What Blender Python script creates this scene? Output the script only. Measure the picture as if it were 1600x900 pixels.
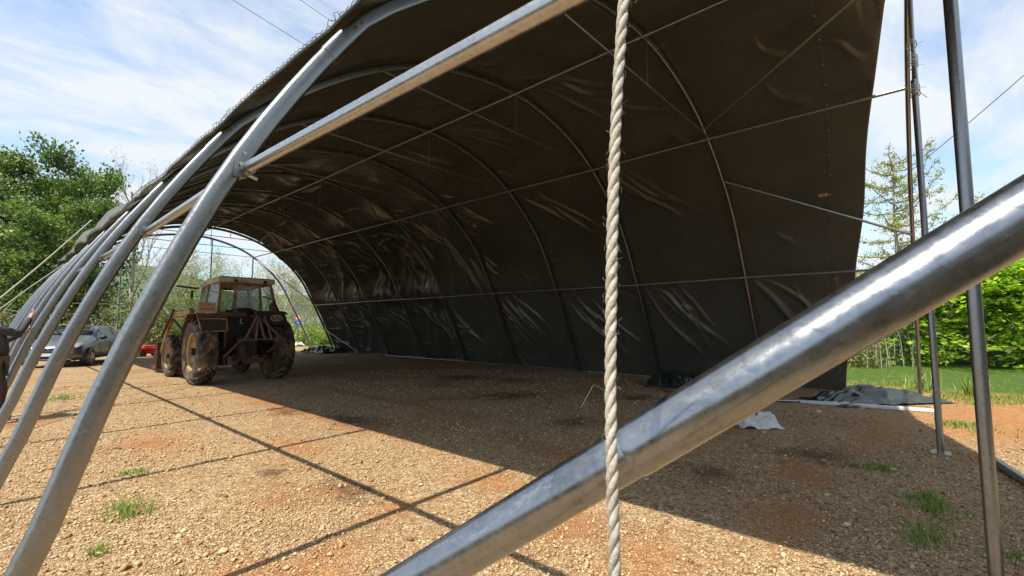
import bpy, bmesh, math, random
import numpy as np
from mathutils import Vector, Matrix, Euler

R = math.radians
random.seed(7)
rng = np.random.default_rng(7)
SC = bpy.context.scene
for o in list(bpy.data.objects):
    bpy.data.objects.remove(o)

# ------------------------------------------------------------------ camera
cd = bpy.data.cameras.new('camera')
cam = bpy.data.objects.new('camera', cd)
SC.collection.objects.link(cam)
cam.location = (0, 0, 1.5)
cam.rotation_euler = (R(90 + 4.58), 0, R(-48.15))
cd.sensor_width = 36
cd.lens = 724 / 1600 * 36
cd.clip_start = 0.02
cd.clip_end = 3000
SC.camera = cam

# ------------------------------------------------------------------ world
W = bpy.data.worlds.new('World')
SC.world = W
W.use_nodes = True
nt = W.node_tree
nt.nodes.clear()
def wn(t, **k):
    n = nt.nodes.new(t)
    for a, b in k.items():
        setattr(n, a, b)
    return n
SUN_EL, SUN_AZ = 60.0, -97.0            # azimuth from +Y towards +X
sky = wn('ShaderNodeTexSky', sky_type='NISHITA', sun_disc=False)
sky.sun_elevation = R(SUN_EL)
sky.sun_rotation = R(SUN_AZ)
sky.air_density = 1.0
sky.dust_density = 0.7
sky.ozone_density = 1.6
tc = wn('ShaderNodeTexCoord')
sep = wn('ShaderNodeSeparateXYZ')
nt.links.new(tc.outputs['Generated'], sep.inputs[0])
# project the view direction on a cloud plane so clouds shrink towards the horizon
mz = wn('ShaderNodeMath', operation='MAXIMUM'); mz.inputs[1].default_value = 0.0
nt.links.new(sep.outputs['Z'], mz.inputs[0])
az_ = wn('ShaderNodeMath', operation='ADD'); az_.inputs[1].default_value = 0.22
nt.links.new(mz.outputs[0], az_.inputs[0])
dx = wn('ShaderNodeMath', operation='DIVIDE'); dy = wn('ShaderNodeMath', operation='DIVIDE')
nt.links.new(sep.outputs['X'], dx.inputs[0]); nt.links.new(az_.outputs[0], dx.inputs[1])
nt.links.new(sep.outputs['Y'], dy.inputs[0]); nt.links.new(az_.outputs[0], dy.inputs[1])
cx = wn('ShaderNodeCombineXYZ')
nt.links.new(dx.outputs[0], cx.inputs[0]); nt.links.new(dy.outputs[0], cx.inputs[1])
mp = wn('ShaderNodeMapping'); mp.inputs['Rotation'].default_value = (0, 0, R(35)); mp.inputs['Scale'].default_value = (1.0, 2.1, 1)
nt.links.new(cx.outputs[0], mp.inputs[0])
n1 = wn('ShaderNodeTexNoise'); n1.inputs['Scale'].default_value = 2.3; n1.inputs['Detail'].default_value = 9; n1.inputs['Roughness'].default_value = 0.62; n1.inputs['Distortion'].default_value = 0.35
n2 = wn('ShaderNodeTexNoise'); n2.inputs['Scale'].default_value = 0.8; n2.inputs['Detail'].default_value = 3
nt.links.new(mp.outputs[0], n1.inputs['Vector']); nt.links.new(mp.outputs[0], n2.inputs['Vector'])
ad = wn('ShaderNodeMath', operation='MULTIPLY_ADD'); ad.inputs[1].default_value = 0.7
nt.links.new(n2.outputs['Fac'], ad.inputs[0]); nt.links.new(n1.outputs['Fac'], ad.inputs[2])
cr = wn('ShaderNodeValToRGB')
cr.color_ramp.elements[0].position = 0.66; cr.color_ramp.elements[0].color = (0.24, 0.24, 0.24, 1)
cr.color_ramp.elements[1].position = 0.95; cr.color_ramp.elements[1].color = (1, 1, 1, 1)
nt.links.new(ad.outputs[0], cr.inputs[0])
# more veil near the horizon
hz = wn('ShaderNodeMapRange'); hz.inputs[1].default_value = 0.0; hz.inputs[2].default_value = 0.35; hz.inputs[3].default_value = 0.55; hz.inputs[4].default_value = 0.0
nt.links.new(sep.outputs['Z'], hz.inputs[0])
mxm = wn('ShaderNodeMath', operation='MAXIMUM')
nt.links.new(cr.outputs[0], mxm.inputs[0]); nt.links.new(hz.outputs[0], mxm.inputs[1])
mix = wn('ShaderNodeMix', data_type='RGBA')
nt.links.new(mxm.outputs[0], mix.inputs[0])
skm = wn('ShaderNodeMix', data_type='RGBA', blend_type='MULTIPLY'); skm.inputs[0].default_value = 1.0
skm.inputs[7].default_value = (1.15, 1.3, 1.38, 1)
nt.links.new(sky.outputs[0], skm.inputs[6])
nt.links.new(skm.outputs[2], mix.inputs[6])
mix.inputs[7].default_value = (4.6, 4.9, 5.15, 1)
bg = wn('ShaderNodeBackground'); bg.inputs['Strength'].default_value = 0.125
nt.links.new(mix.outputs[2], bg.inputs['Color'])
wo = wn('ShaderNodeOutputWorld')
nt.links.new(bg.outputs[0], wo.inputs['Surface'])

# ------------------------------------------------------------------ sun + exposure
sd = bpy.data.lights.new('sun', 'SUN')
sd.energy = 4.9
sd.angle = R(0.55)
sd.color = (1.0, 0.91, 0.74)
sun = bpy.data.objects.new('sun', sd)
SC.collection.objects.link(sun)
sundir = Vector((math.sin(R(SUN_AZ)) * math.cos(R(SUN_EL)), math.cos(R(SUN_AZ)) * math.cos(R(SUN_EL)), math.sin(R(SUN_EL))))
sun.rotation_euler = sundir.to_track_quat('Z', 'Y').to_euler()
SC.view_settings.view_transform = 'Standard'
SC.view_settings.look = 'None'
SC.view_settings.gamma = 1
SC.view_settings.use_curve_mapping = False
SC.view_settings.exposure = 0.62
SC.render.engine = 'CYCLES'
SC.cycles.max_bounces = 8
SC.cycles.diffuse_bounces = 5
SC.cycles.glossy_bounces = 4
SC.cycles.transparent_max_bounces = 12

# ================================================================== helpers
COL = SC.collection

class MB:
    """collects shapes, links them as ONE mesh"""
    def __init__(s):
        s.v = []; s.f = []
    def add(s, vs, fs):
        n = len(s.v)
        s.v.extend([tuple(map(float, p)) for p in vs])
        s.f.extend([tuple(i + n for i in f) for f in fs])
        return s
    def box(s, c, d, rot=None, taper=1.0):
        x, y, z = d[0] / 2, d[1] / 2, d[2] / 2
        vs = [Vector((sx * x * (taper if sz > 0 else 1), sy * y * (taper if sz > 0 else 1), sz * z)) for sz in (-1, 1) for sx, sy in ((-1, -1), (1, -1), (1, 1), (-1, 1))]
        if rot:
            m = Euler(rot).to_matrix(); vs = [m @ p for p in vs]
        c = Vector(c)
        return s.add([p + c for p in vs], [(3, 2, 1, 0), (4, 5, 6, 7), (0, 1, 5, 4), (1, 2, 6, 5), (2, 3, 7, 6), (3, 0, 4, 7)])
    def bar(s, a, b, w, h, up=(0, 0, 1)):
        a = Vector(a); b = Vector(b); d = (b - a).normalized(); u = Vector(up)
        if abs(d.dot(u)) > 0.97: u = Vector((1, 0, 0))
        r = d.cross(u).normalized(); u = r.cross(d)
        vs = [p + r * (i * w / 2) + u * (j * h / 2) for p in (a, b) for i, j in ((-1, -1), (1, -1), (1, 1), (-1, 1))]
        return s.add(vs, [(3, 2, 1, 0), (4, 5, 6, 7), (0, 1, 5, 4), (1, 2, 6, 5), (2, 3, 7, 6), (3, 0, 4, 7)])
    def tube(s, pts, r, seg=10, cap=True, sec=None, upv=None):
        if sec: seg = 16
        """sweep; r number or list; sec = (a,b) half-axes of an oval section (a along the frame normal)"""
        P = [Vector(p) for p in pts]; n = len(P); rr = r if isinstance(r, (list, tuple, np.ndarray)) else [r] * n
        vs = []; fs = []; prev = None
        for i in range(n):
            d = (P[min(i + 1, n - 1)] - P[max(i - 1, 0)]).normalized()
            if upv is not None:
                bvec = Vector(upv); a = bvec.cross(d).normalized(); b = d.cross(a)
            elif prev is None:
                u = Vector((0, 0, 1)) if abs(d.z) < 0.9 else Vector((1, 0, 0))
                a = d.cross(u).normalized(); b = d.cross(a)
            else:
                a = (prev - d * prev.dot(d)).normalized(); b = d.cross(a)
            prev = a
            for k in range(seg):
                t = 2 * math.pi * (k + (0.5 if sec else 0)) / seg
                ca, sb = math.cos(t), math.sin(t)
                if sec:
                    # flat sided oval pipe: two half rounds joined by flats
                    st_ = sec[0] - sec[1]
                    if st_ > 0: ca = ca * sec[1] + math.copysign(st_, ca if abs(ca) > 1e-6 else 1); sb = sb * sec[1]
                    else: ca *= sec[0]; sb *= sec[1]
                else:
                    ca *= rr[i]; sb *= rr[i]
                vs.append(P[i] + a * ca + b * sb)
        for i in range(n - 1):
            for k in range(seg):
                k2 = (k + 1) % seg
                fs.append((i * seg + k, i * seg + k2, (i + 1) * seg + k2, (i + 1) * seg + k))
        if cap:
            fs.append(tuple(range(seg))[::-1]); fs.append(tuple((n - 1) * seg + k for k in range(seg)))
        return s.add(vs, fs)
    def cyl(s, c, axis, r, l, seg=16, r2=None):
        c = Vector(c); a = Vector(axis).normalized()
        return s.tube([c - a * l / 2, c + a * l / 2], [r, r2 if r2 is not None else r], seg)
    def lathe(s, prof, seg=40, axis='x', c=(0, 0, 0)):
        """prof: list of (r, h) along axis"""
        vs = []; fs = []; n = len(prof)
        for k in range(seg):
            t = 2 * math.pi * k / seg
            for (r, h) in prof:
                p = (h, r * math.cos(t), r * math.sin(t)) if axis == 'x' else (r * math.cos(t), r * math.sin(t), h)
                vs.append((p[0] + c[0], p[1] + c[1], p[2] + c[2]))
        for k in range(seg):
            k2 = (k + 1) % seg
            for i in range(n - 1):
                fs.append((k * n + i, k2 * n + i, k2 * n + i + 1, k * n + i + 1))
        return s.add(vs, fs)
    def prism(s, outline, thick, o=(0, 0, 0), ax=(1, 0, 0), ay=(0, 0, 1)):
        ax = Vector(ax); ay = Vector(ay); nz = ax.cross(ay).normalized(); o = Vector(o)
        n = len(outline)
        vs = [o + ax * x + ay * y + nz * (q * thick / 2) for q in (-1, 1) for x, y in outline]
        fs = [tuple(range(n))[::-1], tuple(range(n, 2 * n))] + [(i, (i + 1) % n, n + (i + 1) % n, n + i) for i in range(n)]
        return s.add(vs, fs)
    def ball(s, c, r, sc=(1, 1, 1), seg=14, ring=9):
        vs = []; fs = []
        for i in range(ring + 1):
            ph = math.pi * i / ring
            for k in range(seg):
                t = 2 * math.pi * k / seg
                vs.append((c[0] + r * sc[0] * math.sin(ph) * math.cos(t), c[1] + r * sc[1] * math.sin(ph) * math.sin(t), c[2] + r * sc[2] * math.cos(ph)))
        for i in range(ring):
            for k in range(seg):
                k2 = (k + 1) % seg
                fs.append((i * seg + k, (i + 1) * seg + k, (i + 1) * seg + k2, i * seg + k2))
        return s.add(vs, fs)
    def build(s, name, m, parent=None, smooth=False, bevel=0, label=None):
        me = bpy.data.meshes.new(name)
        me.from_pydata(s.v, [], s.f); me.update()
        return link(name, me, m, parent, smooth, bevel, label)

def link(name, me, m, parent=None, smooth=False, bevel=0, label=None):
    if smooth:
        me.polygons.foreach_set('use_smooth', [True] * len(me.polygons))
        if smooth != 'all':
            try: me.set_sharp_from_angle(angle=R(38))
            except Exception: pass
    o = bpy.data.objects.new(name, me)
    if m: me.materials.append(m)
    COL.objects.link(o)
    if parent: o.parent = parent
    if bevel:
        b = o.modifiers.new('bevel', 'BEVEL'); b.width = bevel; b.segments = 2; b.limit_method = 'ANGLE'; b.angle_limit = R(40)
    if label: o['label'] = label
    return o

def npmesh(name, verts, faces, m, parent=None, smooth=False):
    """verts (N,3) array, faces (M,k) array"""
    me = bpy.data.meshes.new(name)
    verts = np.asarray(verts, dtype=np.float32); faces = np.asarray(faces, dtype=np.int32)
    k = faces.shape[1]
    me.vertices.add(len(verts)); me.vertices.foreach_set('co', verts.ravel())
    me.loops.add(faces.size); me.loops.foreach_set('vertex_index', faces.ravel())
    me.polygons.add(len(faces)); me.polygons.foreach_set('loop_start', np.arange(0, faces.size, k, dtype=np.int32))
    if smooth: me.polygons.foreach_set('use_smooth', np.ones(len(faces), dtype=bool))
    me.update(calc_edges=True); me.validate()
    o = bpy.data.objects.new(name, me); me.materials.append(m); COL.objects.link(o)
    if parent: o.parent = parent
    return o

def tag(o, label=None, cat=None, group=None, kind=None):
    if label: o['label'] = label
    if cat: o['category'] = cat
    if group: o['group'] = group
    if kind: o['kind'] = kind
    return o
def thing(name, label, cat, loc=(0, 0, 0), rz=0, group=None):
    o = bpy.data.objects.new(name, None); COL.objects.link(o)
    o.location = loc; o.rotation_euler = (0, 0, rz); o.empty_display_size = 0.2
    return tag(o, label, cat, group)
def kids(o): return [c for c in bpy.data.objects if c.parent == o]
def copy_tree(o, parent=None, label=None, loc=None, rz=None, sc=None):
    c = o.copy(); COL.objects.link(c); c.parent = parent
    for ch in kids(o): copy_tree(ch, c)
    if label: c['label'] = label
    if loc: c.location = loc
    if rz is not None: c.rotation_euler = (0, 0, rz)
    if sc: c.scale = sc
    return c

# ------------------------------------------------------------------ materials
class M:
    def __init__(s, name):
        s.m = bpy.data.materials.new(name); s.m.use_nodes = True
        s.t = s.m.node_tree; s.b = s.t.nodes['Principled BSDF']
        s.tc = None
    def n(s, t, **k):
        x = s.t.nodes.new(t)
        for a, b in k.items():
            if isinstance(a, str) and a.startswith('i_'): x.inputs[a[2:].replace('_', ' ')].default_value = b
            else: setattr(x, a, b)
        return x
    def l(s, a, b): s.t.links.new(a, b)
    def co(s):
        if not s.tc: s.tc = s.n('ShaderNodeTexCoord')
        return s.tc.outputs['Object']
    def set(s, **k):
        for a, b in k.items():
            s.b.inputs[a.replace('_', ' ')].default_value = b
        return s
    def noise(s, scale, detail=4, rough=0.55, vec=None, stretch=None, dist=0):
        x = s.n('ShaderNodeTexNoise'); x.inputs['Scale'].default_value = scale; x.inputs['Detail'].default_value = detail; x.inputs['Roughness'].default_value = rough
        x.inputs['Distortion'].default_value = dist
        v = vec or s.co()
        if stretch:
            mpn = s.n('ShaderNodeMapping'); mpn.inputs['Scale'].default_value = stretch; s.l(v, mpn.inputs[0]); v = mpn.outputs[0]
        s.l(v, x.inputs['Vector'])
        return x.outputs['Fac']
    def ramp(s, fac, stops):
        r = s.n('ShaderNodeValToRGB'); e = r.color_ramp.elements
        while len(e) < len(stops): e.new(0.5)
        for q, (p, c) in zip(e, stops):
            q.position = p; q.color = tuple(c) + (1,) if len(c) == 3 else c
        s.l(fac, r.inputs[0]); return r.outputs[0]
    def val(s, fac, a, b, lo=0.0, hi=1.0):
        r = s.n('ShaderNodeMapRange'); r.inputs[1].default_value = lo; r.inputs[2].default_value = hi; r.inputs[3].default_value = a; r.inputs[4].default_value = b
        s.l(fac, r.inputs[0]); return r.outputs[0]
    def mix(s, f, a, b, mode='MIX'):
        x = s.n('ShaderNodeMix', data_type='RGBA', blend_type=mode)
        for i, q in ((0, f), (6, a), (7, b)):
            if hasattr(q, 'is_linked') or hasattr(q, 'links'): s.l(q, x.inputs[i])
            else: x.inputs[i].default_value = (tuple(q) + (1,) if (i and len(q) == 3) else q)
        return x.outputs[2]
    def math(s, op, a, b=0.0, c=None):
        x = s.n('ShaderNodeMath', operation=op)
        for i, q in enumerate((a, b) if c is None else (a, b, c)):
            if hasattr(q, 'links'): s.l(q, x.inputs[i])
            else: x.inputs[i].default_value = q
        return x.outputs[0]
    def bump(s, h, st=0.3, d=0.01, prev=None):
        x = s.n('ShaderNodeBump'); x.inputs['Strength'].default_value = st; x.inputs['Distance'].default_value = d
        s.l(h, x.inputs['Height'])
        if prev: s.l(prev, x.inputs['Normal'])
        return x.outputs[0]
    def base(s, c): s.l(c, s.b.inputs['Base Color']); return s
    def rough(s, c): s.l(c, s.b.inputs['Roughness']); return s
    def normal(s, c): s.l(c, s.b.inputs['Normal']); return s

def simple(name, c, rough=0.6, metal=0, var=0.25, scale=9, bump=0.0, dirt=None, dscale=3):
    a = M(name); c = np.array(c)
    f = a.noise(scale, 5)
    col = a.ramp(f, [(0.3, tuple(c * (1 - var))), (0.7, tuple(np.minimum(c * (1 + var), 1)))])
    if dirt is not None:
        g = a.noise(dscale, 6, 0.7)
        col = a.mix(a.val(g, 0, 1, 0.48, 0.62), col, dirt)
    a.base(col)
    a.rough(a.val(f, max(rough - 0.08, 0.02), min(rough + 0.1, 1), 0.3, 0.7))
    a.set(Metallic=metal)
    if bump: a.normal(a.bump(a.noise(scale * 5, 3), bump, 0.004))
    return a.m

def galv(name, stretch=(1, 1, 1), rough=0.30, tint=(0.60, 0.62, 0.64), scratch=True, metal=0.92):
    a = M(name)
    sp = a.noise(45, 7, 0.68, dist=0.8)
    bigf = a.noise(5.0, 5, 0.6)
    t = np.array(tint)
    col = a.ramp(sp, [(0.30, tuple(t * 0.80)), (0.5, tuple(t * 0.98)), (0.72, tuple(np.minimum(t * 1.12, 1)))])
    col = a.mix(a.val(bigf, 0, 0.3, 0.45, 0.75), col, tuple(t * 0.65))
    if scratch:
        sc = a.noise(9, 3, 0.55, stretch=stretch)
        scf = a.math('MULTIPLY', a.val(sc, 0, 1, 0.70, 0.73), a.val(bigf, 0, 1, 0.42, 0.55))
        col = a.mix(scf, col, (0.88, 0.88, 0.88))
        dr = a.noise(16, 6, 0.7)
        col = a.mix(a.val(dr, 0, 0.6, 0.54, 0.66), col, tuple(t * 0.5))
        sm2 = a.noise(6, 7, 0.75, stretch=(3, 3, .8), dist=1.5)
        col = a.mix(a.val(sm2, 0, 0.30, 0.60, 0.63), col, (0.62, 0.63, 0.64))
    a.base(col).set(Metallic=metal)
    a.rough(a.val(sp, rough - 0.04, rough + 0.10, 0.3, 0.7))
    a.normal(a.bump(a.noise(30, 3, 0.5), 0.05, 0.002))
    return a.m

m_galv = galv('galvanised_steel', (1, 1, 1), 0.30, (0.31, 0.32, 0.33), scratch=False, metal=0.95)
m_galv2 = galv('galvanised_pipe', (1, 1, 1), 0.32, (0.36, 0.37, 0.37), scratch=False, metal=0.9)
m_tube = galv('foreground_tube_steel', (9, 9, 0.5), 0.20, (0.30, 0.315, 0.34), metal=0.95)
m_pur = galv('purlin_steel', (1, 1, 1), 0.26, (0.50, 0.51, 0.52), scratch=False, metal=1.0)
m_bolt = simple('zinc_bolt', (0.5, 0.5, 0.48), 0.35, 0.9)

def tarp_mat(name, base, rough):
    a = M(name)
    f = a.noise(0.8, 3, 0.5); f2 = a.noise(1.5, 3, 0.5)
    b = np.array(base)
    col = a.ramp(f, [(0.3, tuple(b * 0.85)), (0.7, tuple(b * 1.2))])
    dust = a.noise(2.5, 4, 0.6)
    col = a.mix(a.val(dust, 0, 0.25, 0.5, 0.8), col, (0.10, 0.085, 0.065))
    a.base(col)
    a.rough(a.val(f2, rough - 0.05, rough + 0.12, 0.3, 0.7))
    # fine creases of folded plastic sheet
    w1 = a.noise(2.2, 5, 0.55, stretch=(1.0, 3.0, 0.8), dist=1.2)
    r1 = a.math('ABSOLUTE', a.math('SUBTRACT', w1, 0.5))
    w2 = a.noise(14, 3, 0.6)
    a.set(IOR=1.52)
    a.b.inputs['Specular IOR Level'].default_value = 0.8
    return a.m
m_tarp = tarp_mat('pvc_cover', (0.074, 0.076, 0.064), 0.24)
m_tarpg = tarp_mat('dark_green_sheet', (0.016, 0.028, 0.024), 0.28)

def rope_mat():
    a = M('hemp_rope')
    f = a.noise(140, 4, 0.7); g = a.noise(18, 4)
    col = a.ramp(f, [(0.3, (0.26, 0.24, 0.20)), (0.7, (0.52, 0.49, 0.43))])
    col = a.mix(a.val(g, 0, 0.5, 0.5, 0.7), col, (0.32, 0.28, 0.22))
    a.base(col).set(Roughness=0.85)
    a.normal(a.bump(f, 0.6, 0.002))
    return a.m
m_rope = rope_mat()

STAINS = [(9.1, 10.0, .75, .8), (7.45, 6.76, .7, .55), (6.07, 4.18, .5, .38), (6.43, 1.11, .38, .6), (4.94, 1.73, .3, .35), (3.9, 6.9, .35, .9), (2.25, 4.1, .2, .45), (2.0, 5.08, .12, .25), (9.0, 4.6, .45, .4), (3.5, 8.4, .3, .5)]
BARE = [(3.62, 9.0, .20, 3.6), (5.38, 8.6, .20, 3.6), (1.4, 2.9, .35, .3), (3.0, 2.2, .4, .3), (2.3, 3.3, .3, .2), (3.3, 3.2, .25, .5), (1.0, 3.2, .3, .2), (2.9, 1.4, .4, .3), (2.6, 5.9, .2, .6), (1.5, 7.5, .3, .7), (7.0, 2.4, .8, .4), (5.6, 1.0, .5, .3), (8.2, .6, .8, .3), (4.2, .9, .5, .3), (4.6, 3.4, .3, .5)]
# gravel yard -------------------------------------------------------
def ground_mat():
    a = M('gravel_yard')
    co = a.co()
    wob = a.n('ShaderNodeTexNoise'); wob.inputs['Scale'].default_value = 30; a.l(co, wob.inputs['Vector'])
    wm = a.n('ShaderNodeVectorMath', operation='MULTIPLY_ADD'); wm.inputs[1].default_value = (0.02, 0.02, 0); a.l(wob.outputs['Color'], wm.inputs[0]); a.l(co, wm.inputs[2])
    def vor(scale, feat='F1'):
        v = a.n('ShaderNodeTexVoronoi', feature=feat); v.inputs['Scale'].default_value = scale; a.l(wm.outputs[0], v.inputs['Vector']); return v
    v1 = vor(45); v1e = vor(45, 'DISTANCE_TO_EDGE'); v2 = vor(120)
    cs = a.n('ShaderNodeSeparateColor'); a.l(v1.outputs['Color'], cs.inputs[0])
    stone = a.ramp(cs.outputs[0], [(0.0, (0.17, 0.105, 0.055)), (0.3, (0.35, 0.235, 0.13)), (0.6, (0.47, 0.335, 0.19)), (0.85, (0.57, 0.44, 0.27)), (1.0, (0.64, 0.55, 0.39))])
    soil = a.ramp(a.noise(20, 7, 0.7), [(0.3, (0.20, 0.105, 0.05)), (0.7, (0.38, 0.225, 0.12))])
    edge = a.val(v1e.outputs['Distance'], 1, 0, 0.0, 0.16)
    ed = a.math('MULTIPLY', edge, 0.65)
    col = a.mix(ed, stone, soil)
    red = a.noise(0.75, 6, 0.62)
    redf = a.val(red, 0, 0.85, 0.52, 0.66)
    col = a.mix(redf, col, a.mix(0.35, soil, (0.36, 0.14, 0.045)))
    g2 = a.noise(0.35, 4, 0.6)
    col = a.mix(a.val(g2, 0, 0.25, 0.5, 0.7), col, (0.36, 0.29, 0.22))
    # damp stains where water has stood
    sp = a.n('ShaderNodeSeparateXYZ'); a.l(co, sp.inputs[0])
    X, Y = sp.outputs[0], sp.outputs[1]
    nz = a.noise(3.0, 7, 0.7); nzs = a.math('MULTIPLY', a.math('SUBTRACT', nz, 0.5), 4.2)
    tot = None
    for (px, py, rx, ry) in STAINS:
        dxx = a.math('DIVIDE', a.math('SUBTRACT', X, px), rx); dyy = a.math('DIVIDE', a.math('SUBTRACT', Y, py), ry)
        d = a.math('SQRT', a.math('ADD', a.math('MULTIPLY', dxx, dxx), a.math('MULTIPLY', dyy, dyy)))
        d = a.math('ADD', d, nzs)
        f = a.val(d, 1, 0, 0.3, 1.2)
        tot = f if tot is None else a.math('MAXIMUM', tot, f)
    bare_ = None
    for (px, py, rx, ry) in BARE:
        dxx = a.math('DIVIDE', a.math('SUBTRACT', X, px), rx); dyy = a.math('DIVIDE', a.math('SUBTRACT', Y, py), ry)
        d = a.math('ADD', a.math('SQRT', a.math('ADD', a.math('MULTIPLY', dxx, dxx), a.math('MULTIPLY', dyy, dyy))), nzs)
        f = a.val(d, 1, 0, 0.3, 1.5)
        bare_ = f if bare_ is None else a.math('MAXIMUM', bare_, f)
    col = a.mix(a.math('MULTIPLY', bare_, 0.6), col, a.ramp(a.noise(14, 7, 0.7), [(0.3, (0.26, 0.09, 0.025)), (0.7, (0.50, 0.23, 0.08))]))
    damp = a.math('MULTIPLY', tot, 0.75)
    col = a.mix(damp, col, (0.085, 0.040, 0.020))
    # bare orange earth to the right, then the grass verge
    nb = a.math('MULTIPLY', a.math('SUBTRACT', a.noise(0.9, 6, 0.65), 0.5), 3.0)
    Xn = a.math('ADD', X, nb)
    earth = a.ramp(a.noise(9, 7, 0.7), [(0.3, (0.30, 0.125, 0.045)), (0.7, (0.52, 0.27, 0.11))])
    yfac = a.val(a.math('ADD', Y, nb), 1, 0, -0.2, 1.0)
    ef = a.math('MULTIPLY', a.math('MULTIPLY', a.val(Xn, 0, 0.9, 7.5, 9.5), yfac), 1.0)
    ef = a.math('MAXIMUM', ef, a.val(Xn, 0, 0.8, 13.3, 14.0))
    col = a.mix(ef, col, earth)
    grass = a.ramp(a.noise(6, 7, 0.75), [(0.3, (0.030, 0.062, 0.012)), (0.6, (0.085, 0.15, 0.022)), (0.8, (0.16, 0.19, 0.05))])
    gf = a.val(Xn, 0, 1, 13.8, 15.4)
    gf = a.math('MAXIMUM', gf, a.math('MULTIPLY', a.val(a.math('ADD', Y, a.math('MULTIPLY', nb, .3)), 1, 0, -1.9, -1.0), a.val(X, 1, 0, 2.0, 3.5)))
    gf = a.math('MAXIMUM', gf, a.val(Y, 1, 0, -6.5, -4.5))
    litter = a.math('MAXIMUM', a.val(a.math('ADD', Y, nb), 0, 1, 31.5, 34.0), a.val(a.math('ADD', X, nb), 1, 0, -4.5, -2.5))
    gf = a.math('MAXIMUM', gf, litter)
    # thin weedy cover in the gravel
    wf = a.math('MULTIPLY', a.val(a.noise(1.6, 7, 0.7), 0, 0.75, 0.60, 0.72), a.val(Xn, 0, 1, 4.5, 8.0))
    wf = a.math('MULTIPLY', wf, yfac)
    gf = a.math('MAXIMUM', gf, wf)
    wf2 = a.math('MULTIPLY', a.val(a.noise(2.1, 7, 0.7), 0, 0.4, 0.62, 0.74), a.val(X, 1, 0, 0.5, 2.6))
    gf = a.math('MAXIMUM', gf, wf2)
    dull = a.math('MAXIMUM', a.val(a.math('ADD', X, nb), 1, 0, -4.5, -2.5), a.math('MULTIPLY', a.val(Y, 1, 0, -1.9, -0.8), a.val(X, 1, 0, 2.0, 3.5)))
    dull = a.math('MAXIMUM', dull, a.val(Y, 1, 0, -6.5, -4.5))
    grass = a.mix(dull, grass, a.ramp(a.noise(5, 6, .7), [(0.3, (0.035, 0.028, 0.018)), (0.7, (0.075, 0.06, 0.035))]))  # out of view behind the camera, ground coloured dark for the tube's reflection
    col = a.mix(gf, col, grass)
    # far meadow and woodland patches
    a.base(col).set(Roughness=0.92)
    a.b.inputs['Specular IOR Level'].default_value = 0.25
    h = a.math('ADD', a.math('MULTIPLY', v1e.outputs['Distance'], 3.0), a.math('MULTIPLY', v2.outputs['Distance'], -0.25))
    n1_ = a.bump(a.math('MINIMUM', h, 0.8), 0.9, 0.012)
    n1_ = a.bump(a.noise(3, 6, 0.6), 0.6, 0.06, n1_)
    a.normal(n1_)
    return a.m
m_ground = ground_mat()

def stone_mat():
    a = M('limestone_gravel')
    gi = a.n('ShaderNodeNewGeometry')
    col = a.ramp(gi.outputs['Random Per Island'], [(0.0, (0.15, 0.085, 0.045)), (0.18, (0.36, 0.21, 0.10)), (0.4, (0.44, 0.30, 0.165)), (0.65, (0.53, 0.39, 0.225)), (0.88, (0.55, 0.42, 0.26)), (1.0, (0.64, 0.55, 0.40))])
    f = a.noise(60, 5, 0.7)
    col = a.mix(a.val(f, 0, 0.45, 0.4, 0.7), col, (0.34, 0.21, 0.12))
    a.base(col).set(Roughness=0.9)
    a.b.inputs['Specular IOR Level'].default_value = 0.2
    return a.m
m_stone = stone_mat()

def leaf_mat(name, cols, rough=0.55, trans=0.25):
    a = M(name)
    gi = a.n('ShaderNodeNewGeometry')
    n_ = a.noise(0.9, 4, 0.6)
    mixf = a.math('ADD', a.math('MULTIPLY', gi.outputs['Random Per Island'], 0.6), a.math('MULTIPLY', n_, 0.5))
    k = len(cols)
    col = a.ramp(mixf, [(0.15 + 0.75 * i / (k - 1), c) for i, c in enumerate(cols)])
    a.base(col).set(Roughness=rough)
    tr = a.n('ShaderNodeBsdfTranslucent'); a.l(a.mix(1.0, col, (1.5, 1.6, 0.8), 'MULTIPLY'), tr.inputs['Color'])
    ms = a.n('ShaderNodeMixShader'); ms.inputs[0].default_value = trans
    out = a.t.nodes['Material Output']
    a.l(a.b.outputs[0], ms.inputs[1]); a.l(tr.outputs[0], ms.inputs[2]); a.l(ms.outputs[0], out.inputs['Surface'])
    return a.m
m_ever = leaf_mat('evergreen_leaf', [(0.025, 0.055, 0.022), (0.065, 0.125, 0.035), (0.14, 0.22, 0.05), (0.26, 0.33, 0.09)], trans=.35)
m_maple = leaf_mat('spring_maple_leaf', [(0.05, 0.10, 0.015), (0.14, 0.25, 0.02), (0.25, 0.42, 0.03), (0.40, 0.56, 0.05), (0.52, 0.64, 0.10)], trans=0.5)
m_larch = leaf_mat('larch_tuft', [(0.12, 0.15, 0.02), (0.25, 0.28, 0.04), (0.38, 0.38, 0.07)], trans=0.3)
m_spring = leaf_mat('budding_leaf', [(0.10, 0.12, 0.03), (0.21, 0.23, 0.07), (0.34, 0.33, 0.15)], trans=0.3)
m_shrub = leaf_mat('undergrowth_leaf', [(0.04, 0.06, 0.02), (0.10, 0.14, 0.035), (0.20, 0.21, 0.08), (0.24, 0.17, 0.09)], trans=0.2)
m_grass = leaf_mat('grass_blade', [(0.05, 0.10, 0.018), (0.13, 0.22, 0.035), (0.25, 0.34, 0.07), (0.40, 0.37, 0.18)], trans=0.3)
m_bark = simple('bark', (0.13, 0.10, 0.075), 0.9, 0, 0.35, 14, 0.5)
m_barkp = simple('pale_bark', (0.36, 0.33, 0.28), 0.9, 0, 0.3, 14, 0.4)

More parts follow.
